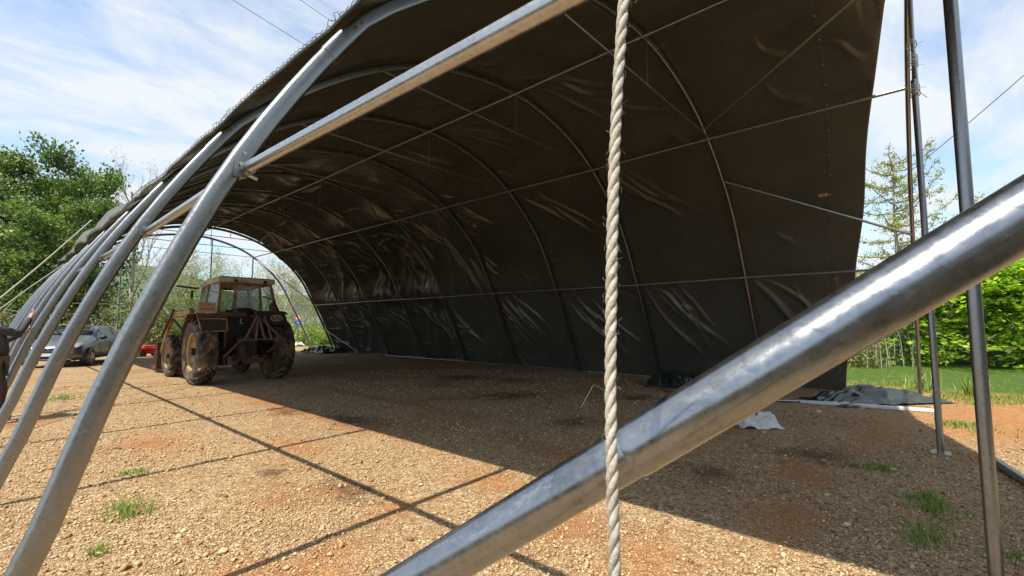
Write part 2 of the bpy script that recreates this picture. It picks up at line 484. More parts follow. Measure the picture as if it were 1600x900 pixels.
# ================================================================== ground and hills
def graded(lim, fine, step):
    a = list(np.arange(-fine, fine + 1e-6, step)); x = fine; d = step
    while x < lim:
        d *= 1.35; x += d; a.append(x); a.insert(0, -x)
    return np.array(a)
gx = graded(1200, 30, 1.0); gy = graded(1200, 30, 1.0)
GX, GY = np.meshgrid(gx, gy, indexing='ij')
GZ = np.zeros_like(GX)
# the meadow dips and rises again beyond the verge
dist = np.maximum(GX - 30, 0)
GZ += -0.9 * (1 - np.exp(-dist / 18.0)) * (GX > 30)
GZ += -2.5 * np.clip((GY - 60) / 60, 0, 1)
nx, ny = len(gx), len(gy)
idx = np.arange(nx * ny).reshape(nx, ny)
fc = np.stack([idx[:-1, :-1], idx[1:, :-1], idx[1:, 1:], idx[:-1, 1:]], -1).reshape(-1, 4)
g = npmesh('ground', np.stack([GX, GY, GZ], -1).reshape(-1, 3), fc, m_ground, smooth=True)
tag(g, kind='structure')

def hill_mat():
    a = M('wooded_hill')
    f = a.noise(0.06, 8, 0.7)
    a.base(a.ramp(f, [(0.35, (0.035, 0.06, 0.03)), (0.5, (0.07, 0.11, 0.05)), (0.62, (0.13, 0.20, 0.06))])).set(Roughness=1)
    return a.m
m_hill = hill_mat()
def hills():
    rs = [260, 330, 420, 520, 650]
    hs = [0.0, 0.45, 0.8, 1.0, 0.9]
    A = np.radians(np.arange(-20, 150, 1.2))
    V = []
    for a_ in A:
        base = 30 + 9 * math.sin(a_ * 5 + 1) + 6 * math.sin(a_ * 13) + 3 * math.sin(a_ * 29 + 2)
        for r_, h_ in zip(rs, hs):
            V.append((r_ * math.sin(a_), r_ * math.cos(a_), -3 + base * h_ * 1.25 + 1.2 * math.sin(a_ * 60 + r_)))
    n, k = len(A), len(rs)
    ix = np.arange(n * k).reshape(n, k)
    F = np.stack([ix[:-1, :-1], ix[1:, :-1], ix[1:, 1:], ix[:-1, 1:]], -1).reshape(-1, 4)
    tag(npmesh('hills', V, F, m_hill, smooth=True), kind='structure')
hills()

# loose gravel stones lying on the yard ------------------------------
def gravel(n):
    r = 1.6 * (16 / 1.6) ** rng.random(n)
    th = np.radians(48.15 + rng.uniform(-56, 62, n))
    x = r * np.sin(th); y = r * np.cos(th)
    keep = (x < 14.0 + rng.normal(0, 0.4, n)) & (y > -2.5)
    # fewer stones on the bare earth and in the damp spots
    bare = (x > 8.5) & (y < 0.6)
    keep &= ~(bare & (rng.random(n) < 0.75))
    keep &= np.sin(x * 1.7 + 1.3 * np.sin(y * 0.9)) * np.sin(y * 1.4 + 0.8 * np.sin(x * 1.1)) < rng.uniform(0.1, 1.0, n)
    for (px, py, rx, ry) in BARE:
        keep &= (((x - px) / rx) ** 2 + ((y - py) / ry) ** 2 > 1.0 + rng.normal(0, .5, n)) | (rng.random(n) < .30)
    for (px, py, rx, ry) in STAINS:
        keep &= (((x - px) / rx) ** 2 + ((y - py) / ry) ** 2 > 0.9 + rng.normal(0, .5, n)) | (rng.random(n) < .18)
    x = x[keep]; y = y[keep]; r = r[keep]; n = len(x)
    s = np.exp(rng.normal(math.log(0.0060), 0.50, n)) * (0.85 + 0.05 * r)
    s = np.minimum(s, 0.032)
    base = np.array([(1, 0, .1), (0.2, 1, 0), (-1, .1, 0), (-.1, -1, .1), (0.1, .1, 1), (0, 0, -1)], float)
    V = base[None] * s[:, None, None] * rng.uniform(0.55, 1.35, (n, 6, 3))
    V[:, :, 2] *= rng.uniform(0.35, 0.8, (n, 1))
    a = rng.uniform(0, 2 * math.pi, n); ca, sa = np.cos(a)[:, None], np.sin(a)[:, None]
    vx = V[:, :, 0] * ca - V[:, :, 1] * sa; vy = V[:, :, 0] * sa + V[:, :, 1] * ca
    tl = rng.normal(0, 0.35, (n, 1))
    vz = V[:, :, 2] + vx * tl
    P = np.stack([vx + x[:, None], vy + y[:, None], vz + s[:, None] * 0.28], -1).reshape(-1, 3)
    f = np.array([(0, 1, 4), (1, 2, 4), (2, 3, 4), (3, 0, 4), (1, 0, 5), (2, 1, 5), (3, 2, 5), (0, 3, 5)])
    F = (f[None] + 6 * np.arange(n)[:, None, None]).reshape(-1, 3)
    tag(npmesh('loose_gravel', P, F, m_stone), 'angular beige gravel strewn over the whole yard', 'gravel', kind='stuff')
gravel(210000)

# a few bigger broken stones one can pick out
ROCKS = [(1.95, 4.35, .05, 'pale broken stone lying in the sunlit gravel left of the rope'), (1.1, 3.55, .06, 'largest pale flat stone near the bottom left posts'),
         (5.0, 0.75, .045, 'grey stone in the shaded gravel near the lower grass patch'), (6.3, .35, .06, 'brown stone beside the upper grass patch by the post'),
         (9.6, 1.5, .09, 'reddish stone lump on the shaded gravel behind the plastic bag')]
for i, (x, y, s, lb) in enumerate(ROCKS):
    s *= .62
    b = bmesh.new(); bmesh.ops.create_icosphere(b, subdivisions=1, radius=s)
    for v in b.verts:
        v.co *= random.uniform(0.65, 1.25); v.co.z *= 0.6; v.co.x *= 1.25
    me = bpy.data.meshes.new('broken_stone'); b.to_mesh(me); b.free()
    o = link('broken_stone', me, m_stone); o.location = (x, y, s * 0.25); o.rotation_euler = (0, 0, i * 1.3)
    tag(o, lb, 'stone')

# ================================================================== tunnel frame
PTS = [(0.0, 0), (.2, .5), (.45, 1.33), (.93, 2.48), (1.6, 3.6), (2.07, 4.13), (3.3, 5.1), (4.7, 5.78), (6.55, 6.08), (8.1, 5.85), (9.4, 5.27), (10.75, 4.1), (11.6, 2.65), (12.3, 1.3), (12.9, 0)]
def catmull(P, n=14):
    P = np.array(P, float); Q = [2 * P[0] - P[1]] + list(P) + [2 * P[-1] - P[-2]]
    out = []
    for i in range(1, len(Q) - 2):
        p0, p1, p2, p3 = Q[i - 1], Q[i], Q[i + 1], Q[i + 2]
        for k in range(n):
            t = k / n
            out.append(0.5 * ((2 * p1) + (-p0 + p2) * t + (2 * p0 - 5 * p1 + 4 * p2 - p3) * t * t + (-p0 + 3 * p1 - 3 * p2 + p3) * t ** 3))
    out.append(Q[-2]); return np.array(out)
PR = catmull(PTS)
for _ in range(10):      # relax the traced outline
    PR[1:-1] = PR[1:-1] * 0.5 + (PR[:-2] + PR[2:]) * 0.25
ARC = np.concatenate([[0], np.cumsum(np.linalg.norm(np.diff(PR, axis=0), axis=1))])
LEN = ARC[-1]
def pr(a):                 # point of the profile at arc length a
    return np.stack([np.interp(a, ARC, PR[:, 0]), np.interp(a, ARC, PR[:, 1])], -1)
def prn(a):                # outward normal
    d = pr(np.asarray(a) + 0.05) - pr(np.asarray(a) - 0.05)
    d = d / np.linalg.norm(d, axis=-1, keepdims=True)
    return np.stack([-d[..., 1], d[..., 0]], -1)
def arc_x(x): return float(np.interp(x, PR[:, 0], ARC))
def S(k, x=6.5):
    return (-.38 + .045 * x) if k == 0 else .39 + 2.73 * k

frame = thing('tunnel_frame', 'galvanised steel arched frame of the storage tunnel, bare along its left side', 'tunnel frame', (0, 0, 0))
aa = np.linspace(0, LEN, 64)
HPTS = pr(aa)
for k in range(11):
    mb = MB()
    pts = [(p[0], S(k, p[0]), p[1]) for p in HPTS]
    pts[0] = (pts[0][0], pts[0][1], -0.05); pts[-1] = (pts[-1][0], pts[-1][1], -0.05)
    mb.tube(pts, 1, 14, sec=(0.058 if k else 0.045, 0.034), upv=(0, 1, 0))
    h = mb.build('hoop', m_galv, frame, smooth=True)
    if k == 0: h['label'] = 'end hoop seen edge on at the open right end'
    # sleeves with bolts where two bent lengths meet
    for a0 in (arc_x(1.66), arc_x(6.9), arc_x(10.9)):
        if k == 0 and a0 < 5: continue
        sl = MB(); q = pr(np.linspace(a0 - 0.30, a0, 6))
        sl.tube([(p[0], S(k, p[0]), p[1]) for p in q], 1, 14, sec=(0.0625 if k else .049, 0.0375), upv=(0, 1, 0))
        so = sl.build('joint_sleeve', m_galv, h, smooth=True)
        if k < 4:
            for u in (0.06, 0.14):
                p = pr(a0 + u)
                MB().cyl((p[0], S(k, p[0]), p[1]), (0, 1, 0), 0.011, 0.10, 6).cyl((p[0], S(k, p[0]), p[1]), (0, 1, 0), 0.006, 0.13, 8).build('bolt', m_bolt, h)
    # bolts at the purlin joints
    if k < 4:
        for x in (0.95, 6.55, 9.4, 11.6):
            for u in (-.05, .05):
                p = pr(arc_x(x) + u)
                MB().cyl((p[0], S(k, p[0]), p[1]), (0, 1, 0), 0.011, 0.085, 6).build('bolt', m_bolt, h)
    for x in (0.0, 12.9):
        MB().box((x, S(k, x), 0.006), (0.2, 0.16, 0.012)).build('foot_plate', m_galv2, h)
# purlins, one length per bay line, on the inner side of the hoops
def inner(x, d):
    a0 = arc_x(x); p = pr(a0); n = prn(a0); return p[0] - n[0] * d, p[1] - n[1] * d
for x, r_, nm in ((0.93, 0.034, 'lower left purlin running close over the viewer'), (6.55, 0.026, 'ridge purlin'), (9.4, 0.026, None), (11.62, 0.024, 'lowest purlin along the right wall')):
    ix_, iz_ = inner(x, 0.055)
    pts = [(ix_, S(0, ix_), iz_ - (0.1 if x < 1 else 0))] + [(ix_, S(k) , iz_ + 0.012 * math.sin(k * 2.1)) for k in range(1, 11)]
    MB().tube(pts, r_, 14).build('purlin', m_pur if x < 1 else m_galv2, frame, smooth=True, label=nm)
    for k in range(1, 8):
        MB().cyl((ix_, S(k) + .06, iz_ + 0.012 * math.sin(k * 2.1)), (0, 1, 0), r_ * 1.22, 0.03, 12).build('purlin_clamp', m_bolt, frame, smooth=True)
for k in (1, 2, 3):      # forged eye brackets where the lower left purlin meets the hoops
    ix_, iz_ = inner(0.93, 0.055)
    bk_ = MB().tube([(ix_, S(k) - .115, iz_ + .0), (ix_, S(k) - .03, iz_)], [.0375, .0375], 14)
    bk_.box((ix_ - .03, S(k) - .045, iz_), (.07, .012, .10))
    bk_.build('joint_bracket', m_galv, frame, smooth=True)
    MB().cyl((ix_ + .035, S(k) - .045, iz_ - .03), (1, 0, -.3), .010, .07, 6).build('bolt', m_bolt, frame)
    MB().cyl((ix_ - .03, S(k) - .055, iz_ + .03), (0, 1, 0), .012, .02, 6).build('bolt', m_bolt, frame)
# ties with droppers
for k in range(1, 11):
    y = S(k) - 0.05
    xa, za = inner(3.55, 0.06); xb, zb = inner(9.4, 0.06)
    za = zb = 5.24
    tr_ = MB().tube([(xa, y, za), (xb, y, zb)], 0.015, 8).build('tie_rod', m_galv2, frame, smooth=True)
    MB().tube([(6.6, y, 6.02), (6.6, y, zb)], 0.013, 8).build('dropper', m_galv2, tr_, smooth=True)
# end braces
def pz(x): return float(np.interp(x, PR[:, 0], PR[:, 1]))
for (A, B) in (((9.15, S(1) - .05, pz(9.15) - .06), (7.1, S(0, 7.1), pz(7.1) - .05)), ((10.25, S(1) - .05, pz(10.25) - .05), (11.3, S(0, 11.3), pz(11.3) - .05)),
               ((11.6, S(10), 2.6), (12.85, S(8), 0.05)), ((9.6, S(10), 5.1), (11.6, S(9), 2.7))):
    MB().tube([A, B], 0.024, 12).build('brace', m_galv2, frame, smooth=True)
# gable posts, near end
for (x, y, z1, w) in ((3.86, -0.21, None, 0.046), (7.5, -0.03, 4.55, 0.040)):
    z1 = z1 or pz(x)
    MB().tube([(x, y, -0.05), (x, y, z1)], 1, 14, sec=(w, 0.034), upv=(0, 1, 0)).build('gable_post', m_galv, frame, smooth=True)
    MB().box((x, y, 0.008), (0.22, 0.18, 0.014)).build('foot_plate', m_galv2, frame)
MB().tube([(7.5, -.05, 4.5), (7.42, -.04, 5.0), (7.1, -.06, 5.95)], 0.022, 10).tube([(7.54, -.02, 4.4), (7.62, -.04, 5.1), (7.75, -.03, 5.85)], 0.016, 10).build('post_extension', m_galv2, frame, smooth=True)
m_wirew = simple('white_wire', (0.6, 0.6, 0.58), 0.5)
for z in (4.35, 4.42, 4.72, 4.8, 4.98):
    bd = MB(); pts = [(7.5 + (.05 + .004 * j) * math.cos(j * .6), -.03 + .05 * math.sin(j * .6), z + j * .0012) for j in range(30)]
    pts.append((7.5 + random.uniform(-.12, .12), -.14, z + random.uniform(-.08, .1)))
    bd.tube(pts, 0.005, 5).build('wire_binding', m_wirew, frame)
# far gable: posts and rail
for x in (3.8, 7.4, 9.4):
    MB().tube([(x, S(10), -.05), (x, S(10), pz(x) - .05)], 0.035, 10).build('gable_post', m_galv2, frame, smooth=True)
MB().tube([(0.9, S(10) - .06, 2.45), (11.75, S(10) - .06, 2.45)], 0.022, 8).build('gable_rail', m_galv2, frame, smooth=True)
# base pipe at the foot of the far right wall
MB().tube([(12.72, S(3), .05), (12.7, S(4), .05), (12.72, S(5), .05), (12.7, S(7), .05)], 0.022, 8).build('base_pipe', m_galv2, frame, smooth=True)

# ================================================================== cover
def vnoise(x, y, seed=0):
    xi = np.floor(x).astype(np.int64); yi = np.floor(y).astype(np.int64); xf = x - xi; yf = y - yi
    def h(a, b):
        n = (a * 374761393 + b * 668265263 + seed * 1442695041) & 0xffffffff
        n = ((n ^ (n >> 13)) * 1274126177) & 0xffffffff
        return ((n ^ (n >> 16)) & 0xffff) / 65535.0
    u = xf * xf * xf * (xf * (xf * 6 - 15) + 10); v = yf * yf * yf * (yf * (yf * 6 - 15) + 10)
    return (h(xi, yi) * (1 - u) + h(xi + 1, yi) * u) * (1 - v) + (h(xi, yi + 1) * (1 - u) + h(xi + 1, yi + 1) * u) * v
def fbm(x, y, o=4, seed=0):
    r_ = 0; a_ = 0.5
    for i in range(o):
        r_ = r_ + a_ * vnoise(x, y, seed + i * 17); x = x * 2.03 + 5.1; y = y * 2.03 + 1.7; a_ *= 0.5
    return r_
def sst(a_, b_, x):
    t = np.clip((x - a_) / (b_ - a_), 0, 1); return t * t * (3 - 2 * t)

def cover():
    a0 = arc_x(1.66); NA, NS = 440, 1150
    A = np.linspace(a0, LEN + 0.02, NA)[:, None] * np.ones((1, NS))
    U = np.linspace(0, 1, NS)[None, :] * np.ones((NA, 1))
    P = pr(A); N = prn(A); Zp = P[..., 1]; Xp = P[..., 0]
    rightw = sst(6.5, 11, Xp)
    near = 1.47 - 0.155 * (LEN - A) - 0.125 * np.maximum(LEN - A - 8, 0) + 0.02 * np.sin(Zp * 3)
    # far edge: the lower right corner has been pulled back from the last hoops
    far = 27.0 - 0.9 * sst(6.0, 11.4, Xp) + 0.12 * np.sin(A * 2.3) - 0.15 * sst(10, 12.4, Xp)
    Y = near + (far - near) * U
    b = (Y - .39) / 2.73; fb = b - np.floor(b)
    da = np.minimum(fb, 1 - fb) * 2.73          # distance to the nearest hoop
    slack = sst(12.0, 17.5, Y)                  # loose part
    slack2 = sst(7.0, 13.0, Y)
    side = sst(3.0, 8.5, Xp)
    d = 0.045 + 0 * A
    span = np.sin(np.pi * fb)
    d = d + span * (0.02 + 0.05 * slack2)        # billows outward between hoops
    # one deep pouch per bay where the sheet is slack, leaning with the wall
    kb = np.floor(b); h1 = vnoise(kb * 3.7, kb * 0 + 2, 7); h2 = vnoise(kb * 2.9 + 4, kb * 0 + 5, 8)
    dpu = np.minimum.reduce([np.abs(A - arc_x(v_)) for v_ in (6.55, 9.4, 11.62)])
    free = sst(0.0, 0.9, dpu)
    cen = 0.38 + 0.18 * (h1 - .5) + 0.14 * np.sin((LEN - A) * 0.9 + 6 * h2)
    tri = np.where(fb < cen, fb / cen, (1 - fb) / (1 - cen)); tri = np.clip(tri, 0, 1)
    tri = np.sin(tri * np.pi / 2)
    d = d + slack * (0.50 + 0.42 * h2) * tri * (0.45 + 0.55 * side) * (0.35 + 0.65 * free)
    # long soft drapes, hanging down the wall with a lean
    ar = LEN - A
    def ridge(ph, sharp):            # smooth parallel folds, every one of its own depth
        k_ = np.floor(ph); f_ = ph - k_
        hgt = 0.35 + 0.65 * vnoise(k_ * 1.37 + 3, ar * 0.22 + 5, 13)
        return (np.sin(np.pi * f_) ** sharp) * hgt
    warp = 1.1 * fbm(Y * 0.30, ar * 0.22, 2, 3)
    q = (Y + 0.30 * ar) * 0.95 + warp
    d = d + slack * 0.16 * ridge(q, 1.0) * (0.35 + 0.65 * sst(7.0, 11, Xp)) * sst(0, .5, da)
    q2 = (Y + 0.42 * ar) * 2.3 + warp * 2.2
    d = d + (0.15 * slack2 + slack) * 0.07 * ridge(q2, 1.2) * sst(.35, .6, fbm(Y * .5, ar * .3, 2, 23))
    # single long creases, each with its own start, length, bow and depth
    cq = random.Random(19)
    def crease(y0, r0, dy, dr_, bow, w0, amp):
        nonlocal d
        L_ = math.hypot(dy, dr_); ux, uy = dy / L_, dr_ / L_
        lo_y, hi_y = min(y0, y0 + dy) - 1.0, max(y0, y0 + dy) + 1.0
        cols = np.where((Y.max(axis=0) > lo_y) & (Y.min(axis=0) < hi_y))[0]
        if not len(cols): return
        sl = slice(cols[0], cols[-1] + 1)
        py, pr2 = Y[:, sl] - y0, ar[:, sl] - r0
        p = py * ux + pr2 * uy; q_ = -py * uy + pr2 * ux
        u_ = np.clip(p / L_, 0, 1)
        q_ = q_ - bow * 4 * u_ * (1 - u_) - 0.03 * np.sin(u_ * 7 + y0 * 3)
        w_ = 1.25 * w0 * (0.55 + 0.9 * u_)
        t_ = q_ / w_
        g_ = np.where(t_ > 0, np.exp(-t_ ** 2), np.exp(-(t_ * 2.6) ** 2))
        env = np.clip(np.sin(np.pi * np.clip(p / L_, 0, 1)), 0, 1) ** 0.7 * (p > 0) * (p < L_)
        d[:, sl] -= amp * 1.9 * g_ * env
    nodes = [LEN - arc_x(6.55), LEN - arc_x(9.4), LEN - arc_x(11.62)]
    for k in range(1, 11):
        yk = S(k); loose = float(sst(10, 17, np.array(yk)))
        for ip, ra in enumerate(nodes):
            m_ = cq.choice((0, 1, 2, 4)) if k < 5 else cq.choice((2, 3, 5))
            if ip == 2 and k in (2, 3, 4): m_ = 6
            if ip == 1 and k in (2, 3): m_ = 4
            off = cq.uniform(.05, .3)
            for j_ in range(m_):
                down = cq.uniform(.9, 2.1) if ip < 2 else cq.uniform(.9, 2.2)
                lean_ = cq.uniform(.35, 1.0)
                crease(yk - off - j_ * cq.uniform(.10, .26), ra - .05 - cq.uniform(0, .35), -down * lean_, -down, cq.uniform(-.12, .22), cq.uniform(.035, .085), cq.uniform(.018, .05) * (1 + .5 * loose))
            if k >= 4:      # short creases held by the hoop on its near side
                for j_ in range(cq.choice((2, 4, 6))):
                    r1 = ra - cq.uniform(.2, 2.6); crease(yk + .02, r1, -cq.uniform(.3, .8), -cq.uniform(.15, .6), cq.uniform(-.05, .05), cq.uniform(.03, .05), cq.uniform(.02, .04))
        if k <= 4:
            for j_ in range(7):
                crease(yk - cq.uniform(.0, 2.6), cq.uniform(2.0, 13.5), -cq.uniform(.2, .8), -cq.uniform(.3, .9), cq.uniform(-.08, .12), cq.uniform(.06, .14), cq.uniform(.008, .026))
        if k >= 4:          # hanging drapes of the slack bays, and swags of the roof
            for j_ in range(6):
                r1 = cq.uniform(2.5, 9.5); crease(yk - cq.uniform(.2, 2.4), r1, -cq.uniform(.3, 1.1), -cq.uniform(1.5, 3.2), cq.uniform(-.3, .3), cq.uniform(.06, .13), cq.uniform(.06, .14) * loose)
            for j_ in range(5):
                r1 = cq.uniform(9, 15); crease(yk - cq.uniform(.1, 2.2), r1, cq.uniform(-.5, .3), -cq.uniform(1.2, 3.0), cq.uniform(-.3, .3), cq.uniform(.05, .10), cq.uniform(.02, .09) * (.25 + loose))
    # broad soft waves everywhere + foot of the wall
    d = d + 0.09 * (fbm(Y * 0.45 + ar * 0.1, ar * 0.55, 3, 71) - 0.35)
    d = d + 0.010 * (fbm(Y * 1.1, ar * 1.3, 2, 75) - 0.45)
    foot = 1 - sst(0, 1.2, ar)
    qf = Y - 0.9 * (1.2 - ar)
    d = d + foot * 0.06 * np.abs(np.sin(qf * 2.2 + 3 * fbm(Y * .5, Y * 0, 2, 81)))
    # welded seam strip near the edge: sheet steps by a few mm
    dpu = np.minimum.reduce([np.abs(A - arc_x(v_)) for v_ in (6.55, 9.4, 11.62)])
    free = sst(0.06, 0.55, dpu); d = np.where(d < 0.01, 0.01 + (d - 0.01) * free, d)
    d = np.where(da < 0.10, np.maximum(d, 0.058), np.maximum(d, 0.012 - 0.6 * slack * sst(.1, .5, da) * free - .09 * sst(.1, .4, da) * free))
    # folds at loose left eave
    eave = 1 - sst(0, 0.5, A - a0)
    d = d * (1 - .75 * (1 - sst(0, 1.2, A - a0))) + .02
    d = d + eave * 0.05 * (0.5 + fbm(Y * 3, A * 0 + 2, 3, 91)) + eave * 0.03
    hang = eave * 0.05 * (fbm(Y * 0.8, A * 0, 2, 95) - .5)
    X = Xp + N[..., 0] * d
    ft = sst(0.0, 0.8, ar); Z = np.maximum(P[..., 1] * (1 - .02 * (1 - ft)) + N[..., 1] * d * ft + hang, 0.004)
    V = np.stack([X, Y, Z], -1).reshape(-1, 3)
    ix = np.arange(NA * NS).reshape(NA, NS)
    F = np.stack([ix[:-1, :-1], ix[1:, :-1], ix[1:, 1:], ix[:-1, 1:]], -1).reshape(-1, 4)
    root = thing('cover', 'dark plastic cover sheet stretched over the arched steel tunnel', 'tarpaulin')
    o = npmesh('sheet', V, F, m_tarp, root, smooth=True)
    sm = o.modifiers.new('thick', 'SOLIDIFY'); sm.thickness = 0.004; sm.offset = 1
    G = V.reshape(NA, NS, 3)
    # hem pipe in the eave and its spiral lacing
    e = G[0, ::8]
    MB().tube([(p[0] - .012, p[1], p[2] - .01) for p in e], 0.014, 8).build('eave_cord', m_tarpg, root, smooth=True)
    lc = MB(); rr = np.random.default_rng(3)
    y = G[0, 4, 1]; pts = []
    ey, exx, ez = G[0, :, 1], G[0, :, 0], G[0, :, 2]
    yy = 0.0; t = 0
    while yy < 26:
        x_ = np.interp(yy, ey, exx); z_ = np.interp(yy, ey, ez)
        a_ = t * 0.85 + 1.2 * math.sin(yy * 3.1)
        rad = 0.013 + 0.010 * rr.random()
        if math.sin(yy * 1.9) + 0.6 * math.sin(yy * 5.3) < -0.75: rad += 0.03 * rr.random()
        pts.append((x_ + rad * math.cos(a_) * 0.8 - .01, yy, z_ + rad * math.sin(a_) + .015))
        yy += 0.007 + 0.007 * rr.random(); t += 1
    lc.tube(pts, 0.0032, 5)
    lc.build('lacing_cord', simple('olive_cord', (0.14, 0.14, 0.09), 0.8), root, smooth='all')
    # vertical seam near the open end with its eyelets
    sm_ = MB(); ey_ = MB()
    sy = []
    a1 = arc_x(7.2)
    for i in range(NA):
        a_ = A[i, 0]
        if a_ < a1: continue
        z_ = Zp[i, 0]
        yseam = 1.95 - 0.16 * z_
        j = int(np.argmin(np.abs(G[i, :, 1] - yseam))); sy.append((i, j))
    pts = []
    for (i, j) in sy[::3]:
        n_ = prn(A[i, 0]); p = G[i, j]
        pts.append((p[0] - n_[0] * 0.004, 1.95 - 0.16 * Zp[i, 0], p[2] - n_[1] * 0.004))
    vs = []; fs = []
    for i, p in enumerate(pts):
        n_ = prn(A[sy[min(3 * i, len(sy) - 1)][0], 0])
        for w_, dd in ((-.035, 0), (-.033, .006), (.033, .006), (.035, 0)):
            vs.append((p[0] - n_[0] * dd, p[1] + w_, p[2] - n_[1] * dd))
    for i in range(len(pts) - 1):
        for q_ in range(3): fs.append((i * 4 + q_, i * 4 + q_ + 1, (i + 1) * 4 + q_ + 1, (i + 1) * 4 + q_))
    sm_.add(vs, fs).build('welded_seam', m_tarp, root, smooth=True)
    L_ = 0
    for i in range(1, len(pts) - 1):
        L_ += (Vector(pts[i]) - Vector(pts[i - 1])).length
        if L_ > 0.42:
            L_ = 0; n_ = prn(A[sy[3 * i][0], 0]); c = Vector(pts[i]) - Vector((n_[0], 0, n_[1])) * 0.010
            MB().cyl(c, (n_[0], 0, n_[1]), 0.016, 0.006, 12).build('eyelet', m_bolt, root)
    # small maker's label
    i = int(np.argmin(np.abs(Zp[:, 0] - 4.02) + (Xp[:, 0] < 9) * 9)); ylab = 1.42
    j = int(np.argmin(np.abs(G[i, :, 1] - ylab))); n_ = prn(A[i, 0]); tv = Vector((n_[1], 0, -n_[0]))
    c = Vector(G[i, j]) - Vector((n_[0], 0, n_[1])) * 0.012
    lb = MB(); lb.prism([(-.075, -.028), (.075, -.028), (.075, .028), (-.075, .028)], 0.003, c, (0, 1, 0), tv)
    lo = lb.build('maker_label', simple('label_white', (0.62, 0.6, 0.56), 0.5), root, label='small white label with a red bar')
    MB().prism([(-.045, -.013), (.055, -.013), (.055, .013), (-.045, .013)], 0.003, c - Vector((n_[0], 0, n_[1])) * .0035, (0, 1, 0), tv).build('label_bar', simple('label_red', (0.5, 0.06, 0.03), 0.5), lo)
    return root
cov = cover()

# crumpled sheets --------------------------------------------------------
def crumple(name, label, cat, m, loc, rz, size, height, n=60, seed=1, shape=1.0):
    x = np.linspace(-1, 1, n)[:, None] * np.ones((1, n)); y = np.linspace(-1, 1, n)[None] * np.ones((n, 1))
    wob = fbm(x * 1.6 + 3, y * 1.6, 3, seed)
    r_ = np.maximum(np.abs(x), np.abs(y))
    ed_ = 1 - sst(0.55, 1.05, r_ + 0.5 * (wob - .5))
    rid = lambda f, sd_: np.clip(1 - 5.5 * np.abs(fbm(x * f + .6 * y * f + seed, y * f * 1.3 - .4 * x * f, 2, sd_) - .40), -1, 1)
    z = ed_ * (0.10 + 0.55 * np.maximum(rid(1.5, seed + 5), 0) + 0.35 * np.maximum(rid(2.9, seed + 7), -.2) + .5 * np.clip(vnoise(x * 1.3 + seed, y * 1.3 + 2, seed + 2) - .35, 0, 1))
    z = np.maximum(z, 0) * height + 0.006
    X = x * size[0] / 2 * (1 + 0.25 * (wob - .5)) + 0.08 * size[0] * (fbm(y * 2, x * 2, 2, seed + 3) - .5)
    Y = y * size[1] / 2 * (1 + 0.3 * (fbm(x * 1.4, y * 1.4, 3, seed + 2) - .5))
    V = np.stack([X, Y, z], -1).reshape(-1, 3)
    ix = np.arange(n * n).reshape(n, n)
    F = np.stack([ix[:-1, :-1], ix[1:, :-1], ix[1:, 1:], ix[:-1, 1:]], -1).reshape(-1, 4)
    o = npmesh(name, V, F, m, smooth=True)
    o.modifiers.new('t', 'SOLIDIFY').thickness = 0.003
    o.location = loc; o.rotation_euler = (0, 0, rz)
    return tag(o, label, cat)
crumple('folded_sheet', 'dark green plastic sheet lying in folds on the ground at the end of the wall', 'plastic sheet', m_tarpg, (11.75, .85, 0), R(-38), (2.5, 1.1), 0.24, seed=4)
crumple('folded_sheet', 'dark sheet heap pushed against the foot of the right wall behind the big tube', 'plastic sheet', m_tarpg, (11.5, 4.75, 0), R(20), (1.4, 1.5), 0.32, seed=14)
crumple('folded_sheet', 'black crumpled sheet on the ground at the far right foot of the tunnel', 'plastic sheet', m_tarpg, (12.2, 24.8, 0), R(10), (1.7, 2.2), 0.36, seed=24)
m_bag = simple('white_plastic', (0.62, 0.60, 0.60), 0.45, 0, 0.1)
crumple('plastic_bag', 'crumpled whitish plastic bag lying on shaded gravel under the big tube', 'plastic bag', m_bag, (7.62, 1.95, 0.0), R(-50), (0.62, 0.34), 0.20, seed=33)
crumple('plastic_sheet', 'pale grey plastic sheet on the grass beyond the far right corner', 'plastic sheet', m_bag, (14.2, 34.5, 0.0), R(5), (2.4, 1.2), 0.32, seed=38)

# pipes lying about --------------------------------------------------------
def lone_pipe(name, pts, r_, label, m=m_galv2, cat='pipe', seg=12):
    return tag(MB().tube(pts, r_, seg).build(name, m, smooth=True), label, cat)
lone_pipe('steel_pipe', [(10.2, 2.55, .03), (11.0, .95, .03)], .026, 'grey pipe lying on gravel along the near foot of the right wall')
m_white = simple('white_paint', (0.62, 0.66, 0.70), 0.4, 0, 0.1)
o = MB().box((0, 0, .03), (0.13, 2.0, 0.05)).build('pale_profile', m_white, bevel=.006); o.location = (10.72, .95, 0); o.rotation_euler = (0, 0, R(12))
tag(o, 'pale blue white flat profile lying on ground beside the folded green sheet', 'profile')
lone_pipe('steel_pipe', [(11.3, 5.8, .03), (9.6, 3.75, .03)], .022, 'thin pipe on the ground in shade behind the rope')
lone_pipe('steel_pipe', [(7.55, -.40, .05), (5.6, -.78, .05)], .04, 'short bright pipe lying on the ground at the right edge behind the front post')
lone_pipe('thin_rod', [(10.6, -1.2, .02), (8.9, -1.35, .015), (7.6, -.75, .02)], .008, 'thin yellowish rod on the orange earth behind the front post', simple('rod', (0.3, 0.2, 0.1), .7), 'rod')

